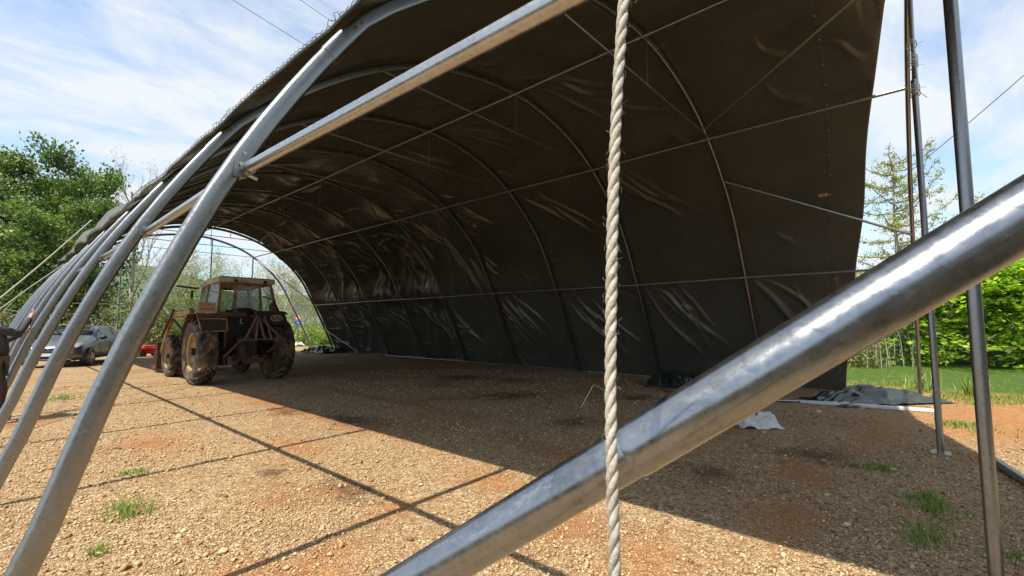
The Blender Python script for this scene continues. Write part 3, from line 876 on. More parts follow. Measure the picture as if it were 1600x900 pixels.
# ================================================================== foreground tube
T0 = Vector((0.52, 0.67, 1.07)); T1 = Vector((0.85, -0.10, 1.64)); Td = (T1 - T0).normalized()
lo_ = T0 - Td * 1.55; hi_ = T1 + Td * 1.3
tube = thing('steel_tube', 'thick shiny galvanised tube crossing the foreground diagonally in front of everything', 'steel tube', (0, 0, 0))
jt = T0 + Td * 0.425
tm = Td.to_track_quat('Z', 'Y').to_euler()
tube.location = jt; tube.rotation_euler = tm
La = (jt - lo_).length; Lb = (hi_ - jt).length
MB().tube([(0, 0, -La), (0, 0, -La * .5), (0, 0, .05)], 0.0385, 56).build('tube_body', m_tube, tube, smooth=True, label='slimmer lower length pushed into the wider one')
MB().tube([(0, 0, -.004), (0, 0, 0), (0, 0, .008), (0, 0, Lb * .5), (0, 0, Lb)], [0.0388, 0.0400, 0.0407, 0.0410, 0.0412], 56).build('outer_sleeve', m_tube, tube, smooth=True, label='wider upper length with bright scratches')

# ================================================================== hanging rope
def twisted(name, ctrl, rad, pitch, label, strands=3, m=m_rope, sr=None, fuzz=0, cat='rope'):
    P = catmull3(ctrl, 24)
    seg = np.linalg.norm(np.diff(P, axis=0), axis=1); L_ = np.concatenate([[0], np.cumsum(seg)]); T = L_[-1]
    n = int(T / pitch * 14)
    t = np.linspace(0, T, n); C = np.stack([np.interp(t, L_, P[:, i]) for i in range(3)], -1)
    D = np.gradient(C, axis=0); D /= np.linalg.norm(D, axis=1, keepdims=True)
    ref = np.array([1.0, 0.3, 0.05]); Aa = np.cross(D, ref); Aa /= np.linalg.norm(Aa, axis=1, keepdims=True); Bb = np.cross(D, Aa)
    root = thing(name, label, cat, (0, 0, 0))
    so = rad * 0.46; sr = sr or rad * 0.60
    rr = np.random.default_rng(5)
    for k in range(strands):
        ph = 2 * math.pi * t / pitch + 2 * math.pi * k / strands + .5 * np.sin(t * 9 + 1) + .25 * np.sin(t * 31)
        Q = C + (Aa * np.cos(ph)[:, None] + Bb * np.sin(ph)[:, None]) * so * (1 + .07 * np.sin(t * 13 + 2 * k))[:, None]
        # fibrous surface: section wobbles along the strand
        MB().tube([tuple(q) for q in Q], [sr * (1 + 0.06 * math.sin(t[_] * 17 + k) + 0.03 * rr.random()) for _ in range(n)], 12).build('strand', m, root, smooth='all')
    if fuzz:
        fz = MB()
        for i in range(fuzz):
            j = rr.integers(0, n); th = rr.random() * 6.28
            dd = Aa[j] * math.cos(th) + Bb[j] * math.sin(th); l_ = rr.uniform(.003, .008) if rr.random() < .985 else rr.uniform(.012, .028)
            p0 = C[j] + dd * rad * 0.95; c1 = p0 + dd * l_ * .5 + D[j] * rr.uniform(-.5, .5) * l_; c2 = p0 + dd * l_ * .8 + D[j] * rr.uniform(-1, 1) * l_ + Aa[j] * rr.uniform(-.4, .4) * l_
            fz.tube([tuple(p0), tuple(c1), tuple(c2)], 0.00012, 3, cap=False)
        fz.build('loose_fibre', m, root)
    return root
def catmull3(P, n):
    P = np.array(P, float); Q = [2 * P[0] - P[1]] + list(P) + [2 * P[-1] - P[-2]]; out = []
    for i in range(1, len(Q) - 2):
        p0, p1, p2, p3 = Q[i - 1], Q[i], Q[i + 1], Q[i + 2]
        for k in range(n):
            t = k / n
            out.append(0.5 * ((2 * p1) + (-p0 + p2) * t + (2 * p0 - 5 * p1 + 4 * p2 - p3) * t * t + (-p0 + 3 * p1 - 3 * p2 + p3) * t ** 3))
    out.append(Q[-2]); return np.array(out)
twisted('hanging_rope', [(0.60, 0.22, 2.75), (0.545, 0.255, 2.2), (0.514, 0.268, 1.92), (0.503, 0.280, 1.70), (0.488, 0.281, 1.46), (0.478, 0.276, 1.34), (0.486, 0.279, 1.17), (0.50, 0.29, 0.95), (0.53, 0.31, 0.45)], 0.0068, 0.058,
        'pale twisted rope hanging straight down close in front of the big tube', fuzz=420)

# ropes of the worker
twisted('pull_rope', [(1.28, 13.3, 3.75), (0.62, 12.0, 2.75), (0.12, 10.9, 2.02), (-0.25, 9.9, 1.50), (-0.5, 9.0, 1.1)], 0.012, 0.09, 'upper pale rope stretched from the cover edge down to the left border', fuzz=0)
twisted('pull_rope', [(0.9, 13.2, 2.75), (0.42, 12.2, 2.20), (0.02, 11.3, 1.72), (-0.3, 10.6, 1.40)], 0.009, 0.08, 'lower thinner pale rope slanting to the worker at the left border', fuzz=0)

# ================================================================== overhead wires
m_wire = simple('cable', (0.04, 0.04, 0.045), 0.6)
def sagwire(a, b, sag, r_, label):
    a = Vector(a); b = Vector(b)
    pts = [a.lerp(b, t / 24) - Vector((0, 0, sag * 4 * (t / 24) * (1 - t / 24))) for t in range(25)]
    tag(MB().tube(pts, r_, 6).build('overhead_wire', m_wire, smooth=True), label, 'wire')
fwv = Vector((0.7425, 0.6650, 0.0799)); rv = Vector((0.6670, -0.7450, 0)); uv = Vector((-0.0595, -0.0533, 0.9968))
def wp(x, y, Z): return Vector((0, 0, 1.5)) + (fwv + rv * ((x - 800) / 724) - uv * ((y - 450) / 724)) * Z
sagwire(wp(250, -72, 38), wp(640, 170, 46), 0.1, 0.022, 'longer dark overhead wire crossing the sky at top left')
sagwire(wp(380, -62, 40), wp(680, 142, 48), 0.1, 0.020, 'shorter overhead wire nearest the cover edge at top left')
sagwire(wp(1720, 10, 30), wp(1250, 400, 44), 0.55, 0.028, 'dark overhead wire slanting behind the posts on the right')

# ================================================================== vegetation
def tree_skel(h, r0, seed, lean=(0, 0), levels=4, nb=(7, 5, 4, 3), spread=0.9, up=0.35, first=0.25, ratio=0.55, taper=0.6, wig=0.18):
    rr = random.Random(seed); segs = []; tips = []
    def grow(p, d, L_, r_, lv):
        n = 6 if lv == 0 else 4
        pts = [p.copy()]; q = p.copy(); dd = d.copy()
        for i in range(n):
            dd = (dd + Vector((rr.uniform(-1, 1), rr.uniform(-1, 1), rr.uniform(-.6, .8))) * wig + Vector((0, 0, up * 0.12 * (lv > 0)))).normalized()
            q = q + dd * L_ / n; pts.append(q.copy())
        rad = [max(r_ * (1 - (1 - (0.25 if lv == 0 else 0.3)) * i / n), 0.004) for i in range(n + 1)]
        segs.append((pts, rad, lv))
        if lv >= levels - 1:
            tips.extend(pts[1:]); return
        if lv >= levels - 2: tips.extend(pts[2:])
        for k in range(nb[lv]):
            t = (first if lv == 0 else 0.25) + (1 - (first if lv == 0 else 0.25)) * (k + rr.random()) / nb[lv]
            f = t * n; i = min(int(f), n - 1); base_ = pts[i].lerp(pts[i + 1], f - i)
            az = k * 2.4 + rr.uniform(-.5, .5)
            side_ = Vector((math.cos(az), math.sin(az), 0))
            if lv > 0: side_ = Vector((rr.uniform(-1, 1), rr.uniform(-1, 1), rr.uniform(-.5, .8))).normalized()
            nd = (dd * (1 - spread) + side_ * spread + Vector((0, 0, up))).normalized()
            grow(base_, nd, L_ * ratio * (1.15 - taper * t if lv == 0 else rr.uniform(.7, 1.1)), rad[i] * 0.55, lv + 1)
    grow(Vector((0, 0, 0)), Vector((lean[0], lean[1], 1)).normalized(), h, r0, 0)
    return segs, tips
def leaves(centers, n, spread, size, m, name, parent, seed=0, flat=0.0, aspect=0.55, droop=0.0):
    rr = np.random.default_rng(seed)
    C = np.array([tuple(c) for c in centers]); i = rr.integers(0, len(C), n)
    P = C[i] + rr.normal(0, 1, (n, 3)) * np.array(spread)
    P[:, 2] = np.maximum(P[:, 2], 0.03)
    a = rr.normal(0, 1, (n, 3)); a[:, 2] *= (1 - flat); a[:, 2] -= droop; a /= np.linalg.norm(a, axis=1, keepdims=True)
    b = rr.normal(0, 1, (n, 3)); b[:, 2] *= (1 - flat); b -= a * (a * b).sum(1, keepdims=True); b /= np.linalg.norm(b, axis=1, keepdims=True)
    s = size * rr.uniform(0.6, 1.35, (n, 1))
    V = np.stack([P - a * s, P + b * s * aspect, P + a * s, P - b * s * aspect], 1).reshape(-1, 3)
    F = np.arange(n * 4).reshape(n, 4)
    return npmesh(name, V, F, m, parent)
def make_tree(name, label, cat, h, r0, seed, loc, rz, lm, nleaf, lspread, size, bark=None, group=None, flat=0, aspect=.55, tubeseg=6, **k):
    root = thing(name, label, cat, loc, rz, group)
    segs, tips = tree_skel(h, r0, seed, **k)
    t = MB()
    for pts, rad, lv in segs: t.tube(pts, rad, tubeseg if lv < 2 else (4 if lv < 3 else 3), cap=False)
    t.build('trunk', bark or m_bark, root, smooth='all')
    if nleaf: leaves(tips, nleaf, lspread, size, lm, 'crown', root, seed, flat, aspect)
    return root
# --- left: dark evergreens behind the bare hoops
ev = make_tree('evergreen_tree', 'tall dark green tree at the far left border of the photo', 'tree', 12.0, .26, 11, (0.2, 44, -1.0), 0, m_ever, 26000, (.40, .40, .28), .125,
               levels=4, nb=(20, 8, 5, 3), ratio=.36, spread=.85, up=.30, first=.1, taper=.45)
copy_tree(ev, None, 'evergreen tree with the yellowish upright top shoot above the bare hoops', (3.0, 43.0, -1.0), 2.2, (.82, .82, 1.0))
copy_tree(ev, None, 'lower dark evergreen leaning out behind the pulled ropes', (1.6, 38.5, -1.0), 4.1, (0.75, 0.75, .72))
for i, (x, y) in enumerate([(-10, -9), (-4.5, -11), (1, -10.5), (6.5, -12.5), (12, -14)]):  # unseen trees added behind the viewpoint to darken reflections in the steel
    c = copy_tree(ev, None, 'unseen evergreen tree added behind the viewpoint for the steel to reflect', (x, y, -.5), i * 1.1, (.75, .75, .48)); c['group'] = 'added reflection trees behind the viewpoint'
# --- leafless trees
bt = make_tree('leafless_tree', 'leafless tree with fine pale twigs rising right of the evergreens', 'tree', 14.6, .26, 23, (7.9, 50, -1.5), .4, m_spring, 900, (.3, .3, .3), .05, bark=m_barkp,
               levels=5, nb=(14, 7, 5, 4), ratio=.42, spread=.62, up=.5, first=.25, wig=.22)
g_wood = 'budding trees behind the far opening of the tunnel'
wl = 'budding bare branched tree in the wood behind the far tunnel opening'
bt2 = make_tree('budding_tree', wl, 'tree', 7.2, .14, 31, (11.5, 45, -1.0), 0, m_spring, 4500, (.28, .28, .28), .045, bark=m_barkp, group=g_wood,
                levels=5, nb=(9, 6, 5, 3), ratio=.5, spread=.75, up=.35, first=.15, wig=.24)
for i, (x, y, s, r_) in enumerate([(14.5, 43, 1.0, 1.2), (17.5, 47, 1.02, 2.4), (20.8, 46, .95, 3.6), (24, 52, .95, 4.3), (9.3, 40, .92, 5.5), (12.8, 53, 1.12, 0.8), (16.2, 56, 1.15, 2.9), (27.5, 60, 1.0, 1.6)]):
    copy_tree(bt2, None, None, (x, y, -1.2), r_, (s, s, s))
# --- shrub belt and fallen branches, left and centre
def shrub_belt(name, label, cat, m, pts, n, size, twig, seed, hz=1.0, kind='stuff'):
    rr = np.random.default_rng(seed); C = []
    for (x, y, r_, h_) in pts:
        k = 140
        u = rr.normal(0, 1, (k, 3)); u /= np.linalg.norm(u, axis=1, keepdims=True); u[:, 2] = np.abs(u[:, 2])
        rad = (rr.random((k, 1)) ** .45) * (0.75 + .5 * rr.random((k, 1)))
        C += [(x + a * r_, y + b * r_, c * h_ + .05) for a, b, c in u * rad]
    o = leaves(C, n, (.16, .16, .14), size, m, name, None, seed)
    tag(o, label, cat, kind=kind)
    if twig:
        t = MB(); q = random.Random(seed)
        for i in range(twig):
            c = C[q.randrange(len(C))]; p = Vector(c); d = Vector((q.uniform(-1, 1), q.uniform(-1, 1), q.uniform(-.15, .7))).normalized(); L_ = q.uniform(.5, 1.8)
            t.tube([p, p + d * L_ * .5 + Vector((0, 0, q.uniform(-.1, .15))), p + d * L_ + Vector((0, 0, q.uniform(-.3, .2)))], [.022, .014, .005], 4, cap=False)
        tag(t.build('brushwood', m_barkp, smooth='all'), 'tangle of cut pale branches lying in the ' + cat + ' behind the car', 'brushwood', kind='stuff')
shrub_belt('undergrowth', 'brownish green undergrowth filling the wood edge behind car and tractor', 'undergrowth', m_shrub,
           [(2.2, 36, 1.9, 3.0), (4.6, 37, 2.0, 3.6), (6.6, 35.5, 2.0, 3.3), (8.6, 36.5, 2.1, 3.7), (10.6, 38.5, 2.0, 3.0), (13, 42, 2.1, 2.6), (16, 47, 2.2, 2.4), (0.2, 34.5, 1.9, 2.4), (19.5, 50, 2.4, 2.6), (23, 54, 2.6, 2.6), (3.3, 40, 2.3, 4.6), (7.4, 41, 2.3, 4.4)], 60000, .075, 330, 5)
hb = thing('green_bush', 'fresh green bush beside the cab of the tractor, in front of the wood', 'bush', (9.1, 34, 0))
leaves([(random.gauss(0, .8), random.gauss(0, .8), abs(random.gauss(1.4, 1.0))) for _ in range(200)], 14000, (.2, .2, .2), .06, m_ever, 'foliage', hb, 8)
tb = MB()
for i in range(16):
    a_ = random.random() * 6.28; tb.tube([(0, 0, -.1), (.3 * math.cos(a_), .3 * math.sin(a_), 1.1), (.9 * math.cos(a_), .9 * math.sin(a_), 2.5)], [.03, .02, .006], 5)
tb.build('stem', m_bark, hb)
# --- weeds on the bank at the far right corner
def weed_bank():
    rr = np.random.default_rng(12)
    C = [(rr.uniform(13.6, 21), rr.uniform(34.5, 43), abs(rr.normal(.35, .45))) for _ in range(500)]
    o = leaves(C, 26000, (.2, .2, .18), .085, m_grass, 'weed_bank', None, 12)
    tag(o, 'bright green weeds growing on the bank beyond the far corner', 'weeds', kind='stuff')
weed_bank()
# --- right: maple, larch, brush
mp_ = thing('maple_tree', 'broad low tree with bright yellow green spring leaves behind the right posts', 'tree', (25.2, -1.6, -.15))
segs, tips = tree_skel(3.2, .17, 41, levels=4, nb=(15, 6, 5, 3), ratio=.95, spread=.9, up=.12, first=.04, taper=.35, wig=.2)
t = MB()
for pts, rad, lv in segs: t.tube(pts, rad, 6 if lv < 2 else 4, cap=False)
t.build('trunk', m_bark, mp_, smooth='all')
tips = [Vector((p.x, p.y, min(p.z, 4.0 - 0.035 * (p.x ** 2 + p.y ** 2)) - 0.25 * (abs((p.z * 1.6) % 1 - .5)))) for p in tips]
tips += [Vector((math.cos(a_) * r_, math.sin(a_) * r_, random.uniform(.35, 1.5))) for a_, r_ in [(random.uniform(0, 6.28), random.uniform(1.4, 3.9)) for _ in range(150)]]
leaves(tips, 34000, (.20, .20, .05), .085, m_maple, 'crown', mp_, 41, flat=.75, aspect=.75)
c = copy_tree(mp_, None, 'second bright green tree cut by the right photo border, above the lawn', (28.0, -7.6, -.3), 2.0, (1.05, 1.05, 1.0))
lt = thing('larch_tree', 'sparse larch with bare looking tufted branches rising above the green trees', 'tree', (30.5, 0.9, -.8))
def larch(root):
    q = random.Random(9); t = MB(); C = []
    H_ = 11.2
    t.tube([(0, 0, 0), (.1, .05, 4), (.0, .1, 8), (.05, 0, H_)], [.16, .12, .06, .01], 7)
    for i in range(58):
        z = 1.2 + (H_ - 1.6) * (i / 58) ** .95; L_ = (1 - z / H_) ** .6 * 5.2 * q.choice((.55, .8, 1.0, 1.25)) * q.uniform(.8, 1.1) + .3; az = i * 2.4 + q.uniform(-.8, .8)
        d = Vector((math.cos(az), math.sin(az), 0)); pts = []; bow = q.uniform(-.1, .25); lift = q.uniform(.15, .75)
        sw = d.cross(Vector((0, 0, 1))) * q.uniform(-.25, .25)
        for k in range(8):
            f = k / 7; pts.append(Vector((0, 0, z)) + (d + sw * f) * L_ * f + Vector((q.uniform(-.07, .07), q.uniform(-.07, .07), L_ * (-bow * f + lift * f * f) + q.uniform(-.05, .05))))
        t.tube(pts, [.04 * (1 - f / 7.5) + .009 for f in range(8)], 4, cap=False)
        for k in range(1, 8):
            C += [pts[k]] * 2
            for s_ in (-1, 1):
                if q.random() < .75:
                    sd_ = (d.cross(Vector((0, 0, 1))) * s_ + d * .8).normalized(); l2 = q.uniform(.25, .9) * (1.1 - k / 9)
                    e1 = pts[k] + sd_ * l2 * .5 + Vector((0, 0, q.uniform(-.05, .1))); e2 = pts[k] + sd_ * l2 + Vector((0, 0, q.uniform(-.05, .3)))
                    t.tube([pts[k], e1, e2], [.012, .009, .005], 3, cap=False); C += [e1, e2]
    t.build('trunk', m_barkp, root, smooth='all')
    C = [c_ for c_ in C if q.random() < (1.2 - c_[2] / H_ * .8)]
    leaves(C, 17000, (.08, .08, .07), .05, m_larch, 'crown', root, 9)
larch(lt)
shrub_belt('hedge_brush', 'light brown and green brush below the larch at the edge of the cover', 'brush', m_spring,
           [(23, 2.6, 1.5, 2.6), (23.6, 4.6, 1.6, 3.2), (20.8, 2.2, .9, 1.6), (25, 7.2, 2.0, 3.4), (25.5, 1.2, 1.3, 2.2)], 13000, .05, 0, 15)
sb_ = MB()
for i in range(150):
    x = random.gauss(23.2, 1.4); y = random.gauss(3.2, 1.5); h_ = random.uniform(1.2, 3.2); a_ = random.uniform(0, 6.28)
    sb_.tube([(x, y, -.1), (x + .1 * math.cos(a_), y + .1 * math.sin(a_), h_ * .5), (x + .5 * math.cos(a_), y + .5 * math.sin(a_), h_)], [.018, .012, .004], 4, cap=False)
tag(sb_.build('brush_stems', m_barkp, smooth='all'), 'light brown bare stems of the brush below the larch', 'brush', kind='stuff')
# meadow trees further away
for i, (x, y, s, lb) in enumerate([(60, -22, 1.3, 'far yellow green tree at the back of the meadow'), (75, -5, 1.6, 'far tree at the foot of the hill behind the larch')]):
    copy_tree(mp_, None, lb, (x, y, -1.2), i, (s, s, s * 1.3))

# --- grass blades
def blades(C, n, spread, hgt, m, name, seed, wid=.006, lean=.35):
    rr = np.random.default_rng(seed); C = np.array(C, float); i = rr.integers(0, len(C), n)
    P = np.zeros((n, 3)); P[:, :2] = C[i, :2] + rr.normal(0, 1, (n, 2)) * spread
    sc = C[i, 2] if C.shape[1] > 2 else 1.0
    h = hgt * rr.uniform(.4, 1.3, n) * sc
    th = rr.uniform(0, 6.283, n); l = lean * rr.uniform(.2, 1.6, n) * h
    d = np.stack([np.cos(th), np.sin(th), 0 * th], -1); sd_ = np.stack([-np.sin(th), np.cos(th), 0 * th], -1) * (wid * rr.uniform(.6, 1.4, (n, 1)))
    mid = P + d * (l * .35)[:, None]; mid[:, 2] += h * .6
    top = P + d * l[:, None]; top[:, 2] += h
    V = np.stack([P - sd_, P + sd_, mid + sd_ * .8, mid - sd_ * .8, top], 1).reshape(-1, 3)
    k = 5 * np.arange(n)[:, None]
    F = np.concatenate([k + np.array([[0, 1, 2]]), k + np.array([[0, 2, 3]]), k + np.array([[3, 2, 4]])])
    return npmesh(name, V, F, m)
rr = np.random.default_rng(77)
# verge grass
C = []
for _ in range(6000):
    x = rr.uniform(12.5, 21); y = rr.uniform(-9, 4.5)
    e = 13.6 + 0.9 * math.sin(y * 1.3) + .5 * math.sin(y * 3.1)
    if (x > e and x < e + 2.6 + 1.2 * math.sin(y * 2.2) and vnoise(np.array(x * 1.1), np.array(y * 1.1), 5) > .3) or rr.random() < 0.05: C.append((x, y, 0.7 + (1.3 * rr.random() ** 2) * (x < e + 1.6)))
tag(blades(C, 30000, .14, .032, m_grass, 'grass_verge', 1, .006), 'green grass of the verge and lawn right of the gravel yard', 'grass', kind='stuff')
def tuft(loc, n, spread, h, label, seed, wid=.004, name='grass_tuft', cat='grass tuft', lean=.5, stretch=(1, 1)):
    C = [(rr.normal(0, spread * stretch[0]), rr.normal(0, spread * stretch[1]), rr.uniform(.6, 1.2)) for _ in range(40)]
    o = blades(C, n, spread * .25, h, m_grass, name, seed, wid, lean); o.location = loc
    return tag(o, label, cat, kind='stuff')
tuft((0.80, 4.85, 0), 260, .09, .10, 'bright green grass tuft in the sunlit gravel beside the nearest hoop', 2, .003)
tuft((0.55, 4.15, 0), 120, .04, .05, 'tiny green tuft at the foot of the nearest hoop', 3, .003)
tuft((1.02, 6.1, 0), 160, .08, .03, 'bluish flat weed in the gravel between the first two hoop shadows', 4, .006, 'weed', 'weed', 1.5)
tuft((1.05, 13.2, 0), 160, .16, .10, 'green tuft far down the sunlit strip behind the bare hoops', 5, .006)
tuft((5.35, .05, 0), 420, .13, .07, 'longer green grass patch in shaded gravel left of the front post', 6, .004, 'grass_patch', 'grass patch', .9, (1.3, .6))
tuft((4.45, .12, 0), 300, .11, .06, 'nearest green grass patch at the bottom right, left of the front post foot', 7, .003, 'grass_patch', 'grass patch', .9, (1.3, .6))
tuft((6.3, .45, 0), 320, .10, .05, 'small sparse weed patch in shade under the big tube', 8, .004, 'weed', 'weed', .9)
tuft((4.6, -.55, 0), 400, .14, .06, 'weed patch on the shaded gravel right of the front post', 18, .004, 'weed', 'weed', .9)
tuft((9.6, -.35, 0), 400, .25, .07, 'low green patch on the orange earth behind the middle post', 9, .006, 'grass_patch', 'grass patch', .8)
for i, (x, y, lb) in enumerate([(14.4, .15, 'clump of broad upright green blades between the two posts on the right'), (14.0, -.65, 'smaller clump of broad blades just left of the front post')]):
    tuft((x, y, 0), 75, .13, .40, lb, 30 + i, .014, 'tall_grass', 'tall grass', .5)
# flowering spikes
fs_ = MB()
for j in range(7):
    x, y = 13.0 + random.uniform(-.2, .2), -2.2 + random.uniform(-.6, .6)
    for q in range(14): fs_.ball((x + random.uniform(-.03, .03), y + random.uniform(-.03, .03), .18 + q * .018), .018, seg=5, ring=4)
tag(fs_.build('white_flowers', simple('petal', (0.7, 0.68, 0.6), .7)), 'white flower spikes in the grass right of the front post', 'flowers')

# ================================================================== tractor
m_orange = simple('faded_orange_paint', (0.44, 0.21, 0.04), 0.5, 0, .2, 6, .1, (0.16, 0.075, 0.035), 5)
m_rust = simple('rusty_red_paint', (0.085, 0.036, 0.024), 0.7, 0, .3, 9, .2, (0.09, 0.04, 0.025), 4)
m_cream = simple('dirty_cream_paint', (0.58, 0.50, 0.34), 0.6, 0, .12, 5, .1, (0.38, 0.28, 0.16), 4)
m_brownp = simple('brown_cab_frame', (0.30, 0.18, 0.085), 0.6, 0, .25, 8, .1, (0.10, 0.05, 0.03), 5)
m_dark = simple('greasy_dark_metal', (0.035, 0.028, 0.024), 0.55, .3, .3, 9, .2)
m_tyre = simple('dusty_tyre', (0.050, 0.040, 0.032), 0.85, 0, .3, 12, .3, (0.24, 0.17, 0.11), 3)
m_rim = simple('yellow_rim', (0.44, 0.32, 0.14), 0.6, 0, .2, 7, .1, (0.24, 0.14, 0.06), 6)
def glass(name, tint=(.75, .85, .85), rough=.05, alpha=.35):
    a = M(name); a.set(Roughness=rough, IOR=1.45); a.b.inputs['Base Color'].default_value = tint + (1,)
    tr = a.n('ShaderNodeBsdfTransparent'); tr.inputs['Color'].default_value = tint + (1,)
    ms = a.n('ShaderNodeMixShader'); a.l(a.val(a.noise(8, 5, .7), alpha * .6, alpha * 1.3, .3, .7), ms.inputs[0])
    a.l(tr.outputs[0], ms.inputs[1]); a.l(a.b.outputs[0], ms.inputs[2]); a.l(ms.outputs[0], a.t.nodes['Material Output'].inputs['Surface'])
    return a.m
m_cabglass = glass('dusty_cab_glass', (.72, .78, .78), .12, .30)
m_carglass = simple('dark_car_glass', (0.02, 0.025, 0.03), 0.06, 0, .1)

def text_mesh(txt, size, name, m, parent, loc, rot, ext=.002):
    cu = bpy.data.curves.new('t', 'FONT'); cu.body = txt; cu.size = size; cu.extrude = ext; cu.align_x = 'CENTER'; cu.align_y = 'CENTER'
    to = bpy.data.objects.new('t', cu); COL.objects.link(to)
    dg = bpy.context.evaluated_depsgraph_get()
    me = bpy.data.meshes.new_from_object(to.evaluated_get(dg)); bpy.data.objects.remove(to)
    o = link(name, me, m, parent); o.location = loc; o.rotation_euler = rot
    return o

tr = thing('tractor', 'old orange tractor with cream roofed cab and front loader, seen from behind', 'tractor', (4.5, 13.9, 0), 0)
def tractor_wheel(x, y, r_, w, side, nl, lug, name):
    rimr = r_ * 0.58
    wh = MB()
    s = side
    wh.lathe([(rimr * 1.02, -w * .46), (rimr * 1.04, -w * .40), (rimr * .9, -w * .36), (rimr * .88, w * .36), (rimr * 1.04, w * .40), (rimr * 1.02, w * .46)], 40, 'x', (x, y, r_))
    # dished disc with holes hinted by raised lugs
    wh.lathe([(rimr * .92, s * w * .22), (rimr * .84, s * w * .10), (rimr * .62, s * w * .02), (rimr * .50, s * w * .12), (rimr * .30, s * w * .14), (rimr * .28, s * w * .24), (.001, s * w * .25)], 40, 'x', (x, y, r_))
    o = wh.build(name, m_rim, tr, smooth=True)
    ty = MB()
    pr_ = [(rimr * 1.0, -.44), (rimr * 1.10, -.49), (r_ * .80, -.52), (r_ * .88, -.49), (r_ * .925, -.40), (r_ * .935, 0), (r_ * .925, .40), (r_ * .88, .49), (r_ * .80, .52), (rimr * 1.10, .49), (rimr * 1.0, .44)]
    ty.lathe([(a, b * w) for a, b in pr_], 60, 'x', (x, y, r_))
    for k in range(nl):
        for sg in (-1, 1):
            t0 = 2 * math.pi * (k + (0.5 if sg > 0 else 0)) / nl
            prev_ = None
            n = 5; pts = []
            for i in range(n + 1):
                f = i / n; xx = sg * w * (-.03 + .52 * f); tt = t0 + (0.34 * (1 - f)) * (20 / nl) ** .5 * 1.0
                rad = r_ * (.955 + .015 * (1 - f)) - (r_ * .075 * max(0, f - .8) / .2)
                pts.append((x + xx, y + rad * math.sin(tt), r_ + rad * math.cos(tt), tt))
            vs = []; fs = []
            for (px_, py_, pz_, tt) in pts:
                rd = Vector((0, math.sin(tt), math.cos(tt))); tg = Vector((0, math.cos(tt), -math.sin(tt)))
                p = Vector((px_, py_, pz_))
                for a_, h_ in ((-lug * .62, -r_ * .04), (-lug * .42, r_ * .038), (lug * .42, r_ * .038), (lug * .62, -r_ * .04)): vs.append(p + tg * a_ + rd * h_)
            for i in range(n):
                for q in range(3): fs.append((i * 4 + q, i * 4 + q + 1, i * 4 + q + 5, i * 4 + q + 4))
            fs += [(0, 1, 2, 3), (n * 4 + 3, n * 4 + 2, n * 4 + 1, n * 4)]
            ty.add(vs, fs)
    ty.build('tyre', m_tyre, o, smooth=True)
    hb_ = MB()
    for k in range(8):
        a_ = 2 * math.pi * k / 8
        hb_.cyl((x + s * w * .16, y + rimr * .4 * math.cos(a_), r_ + rimr * .4 * math.sin(a_)), (1, 0, 0), .016, .05, 6)
    hb_.cyl((x + s * w * .3, y, r_), (1, 0, 0), rimr * .2, w * .3, 14)
    hb_.build('wheel_hub', m_dark, o)
for sx in (-1, 1):
    tractor_wheel(sx * .93, 0, .83, .46, sx, 17, .085, 'rear_wheel')
    tractor_wheel(sx * .92, 2.72, .60, .32, sx, 15, .060, 'front_wheel')
b = MB()
b.box((0, .4, .95), (.42, 2.0, .55)); b.cyl((0, 0, .83), (1, 0, 0), .16, 1.6, 16); b.box((0, 2.2, .85), (.34, 2.0, .4)); b.cyl((0, 2.72, .6), (1, 0, 0), .07, 1.6, 12)
b.box((0, 2.72, .66), (.5, .22, .22)); b.box((0, 3.5, .75), (.5, .3, .4)); b.box((0, -.28, .98), (.5, .35, .5)); b.box((.0, -.42, .72), (.34, .14, .34)); b.cyl((0, -.5, .62), (0, 1, 0), .05, .25, 10)
b.box((0, .1, .55), (.3, .8, .25))
b.build('chassis', m_dark, tr, bevel=.015)
MB().box((0, 2.35, 1.34), (.66, 1.9, .62)).box((0, 3.42, 1.3), (.62, .3, .66)).build('bonnet', m_orange, tr, bevel=.05)
# mudguards
for sx in (-1, 1):
    mg = MB()
    zt = 1.73 if sx < 0 else 1.84
    prof_ = [(-.60, zt - .02), (-.35, zt + .05), (.35, zt + .05), (.78, zt - .30), (.92, zt - .62)]
    x0_, x1_ = (.56, 1.16) if sx < 0 else (.2, .98)
    vs = []; fs = []
    for (yy, zz) in prof_:
        vs += [(sx * x0_, yy, zz), (sx * x1_, yy, zz)]
    for i in range(4): fs.append((2 * i, 2 * i + 1, 2 * i + 3, 2 * i + 2))
    mg.add(vs, fs)
    mg.prism([(p[0], p[1]) for p in prof_] + [(.92, zt - .8), (-.6, zt - .8)], .02, (sx * (x0_ - .005), 0, 0), (0, 1, 0), (0, 0, 1))
    o = mg.build('mudguard', m_rust, tr, label='rusty red left mudguard' if sx < 0 else 'darker right mudguard with an oval badge')
    o.modifiers.new('t', 'SOLIDIFY').thickness = .02
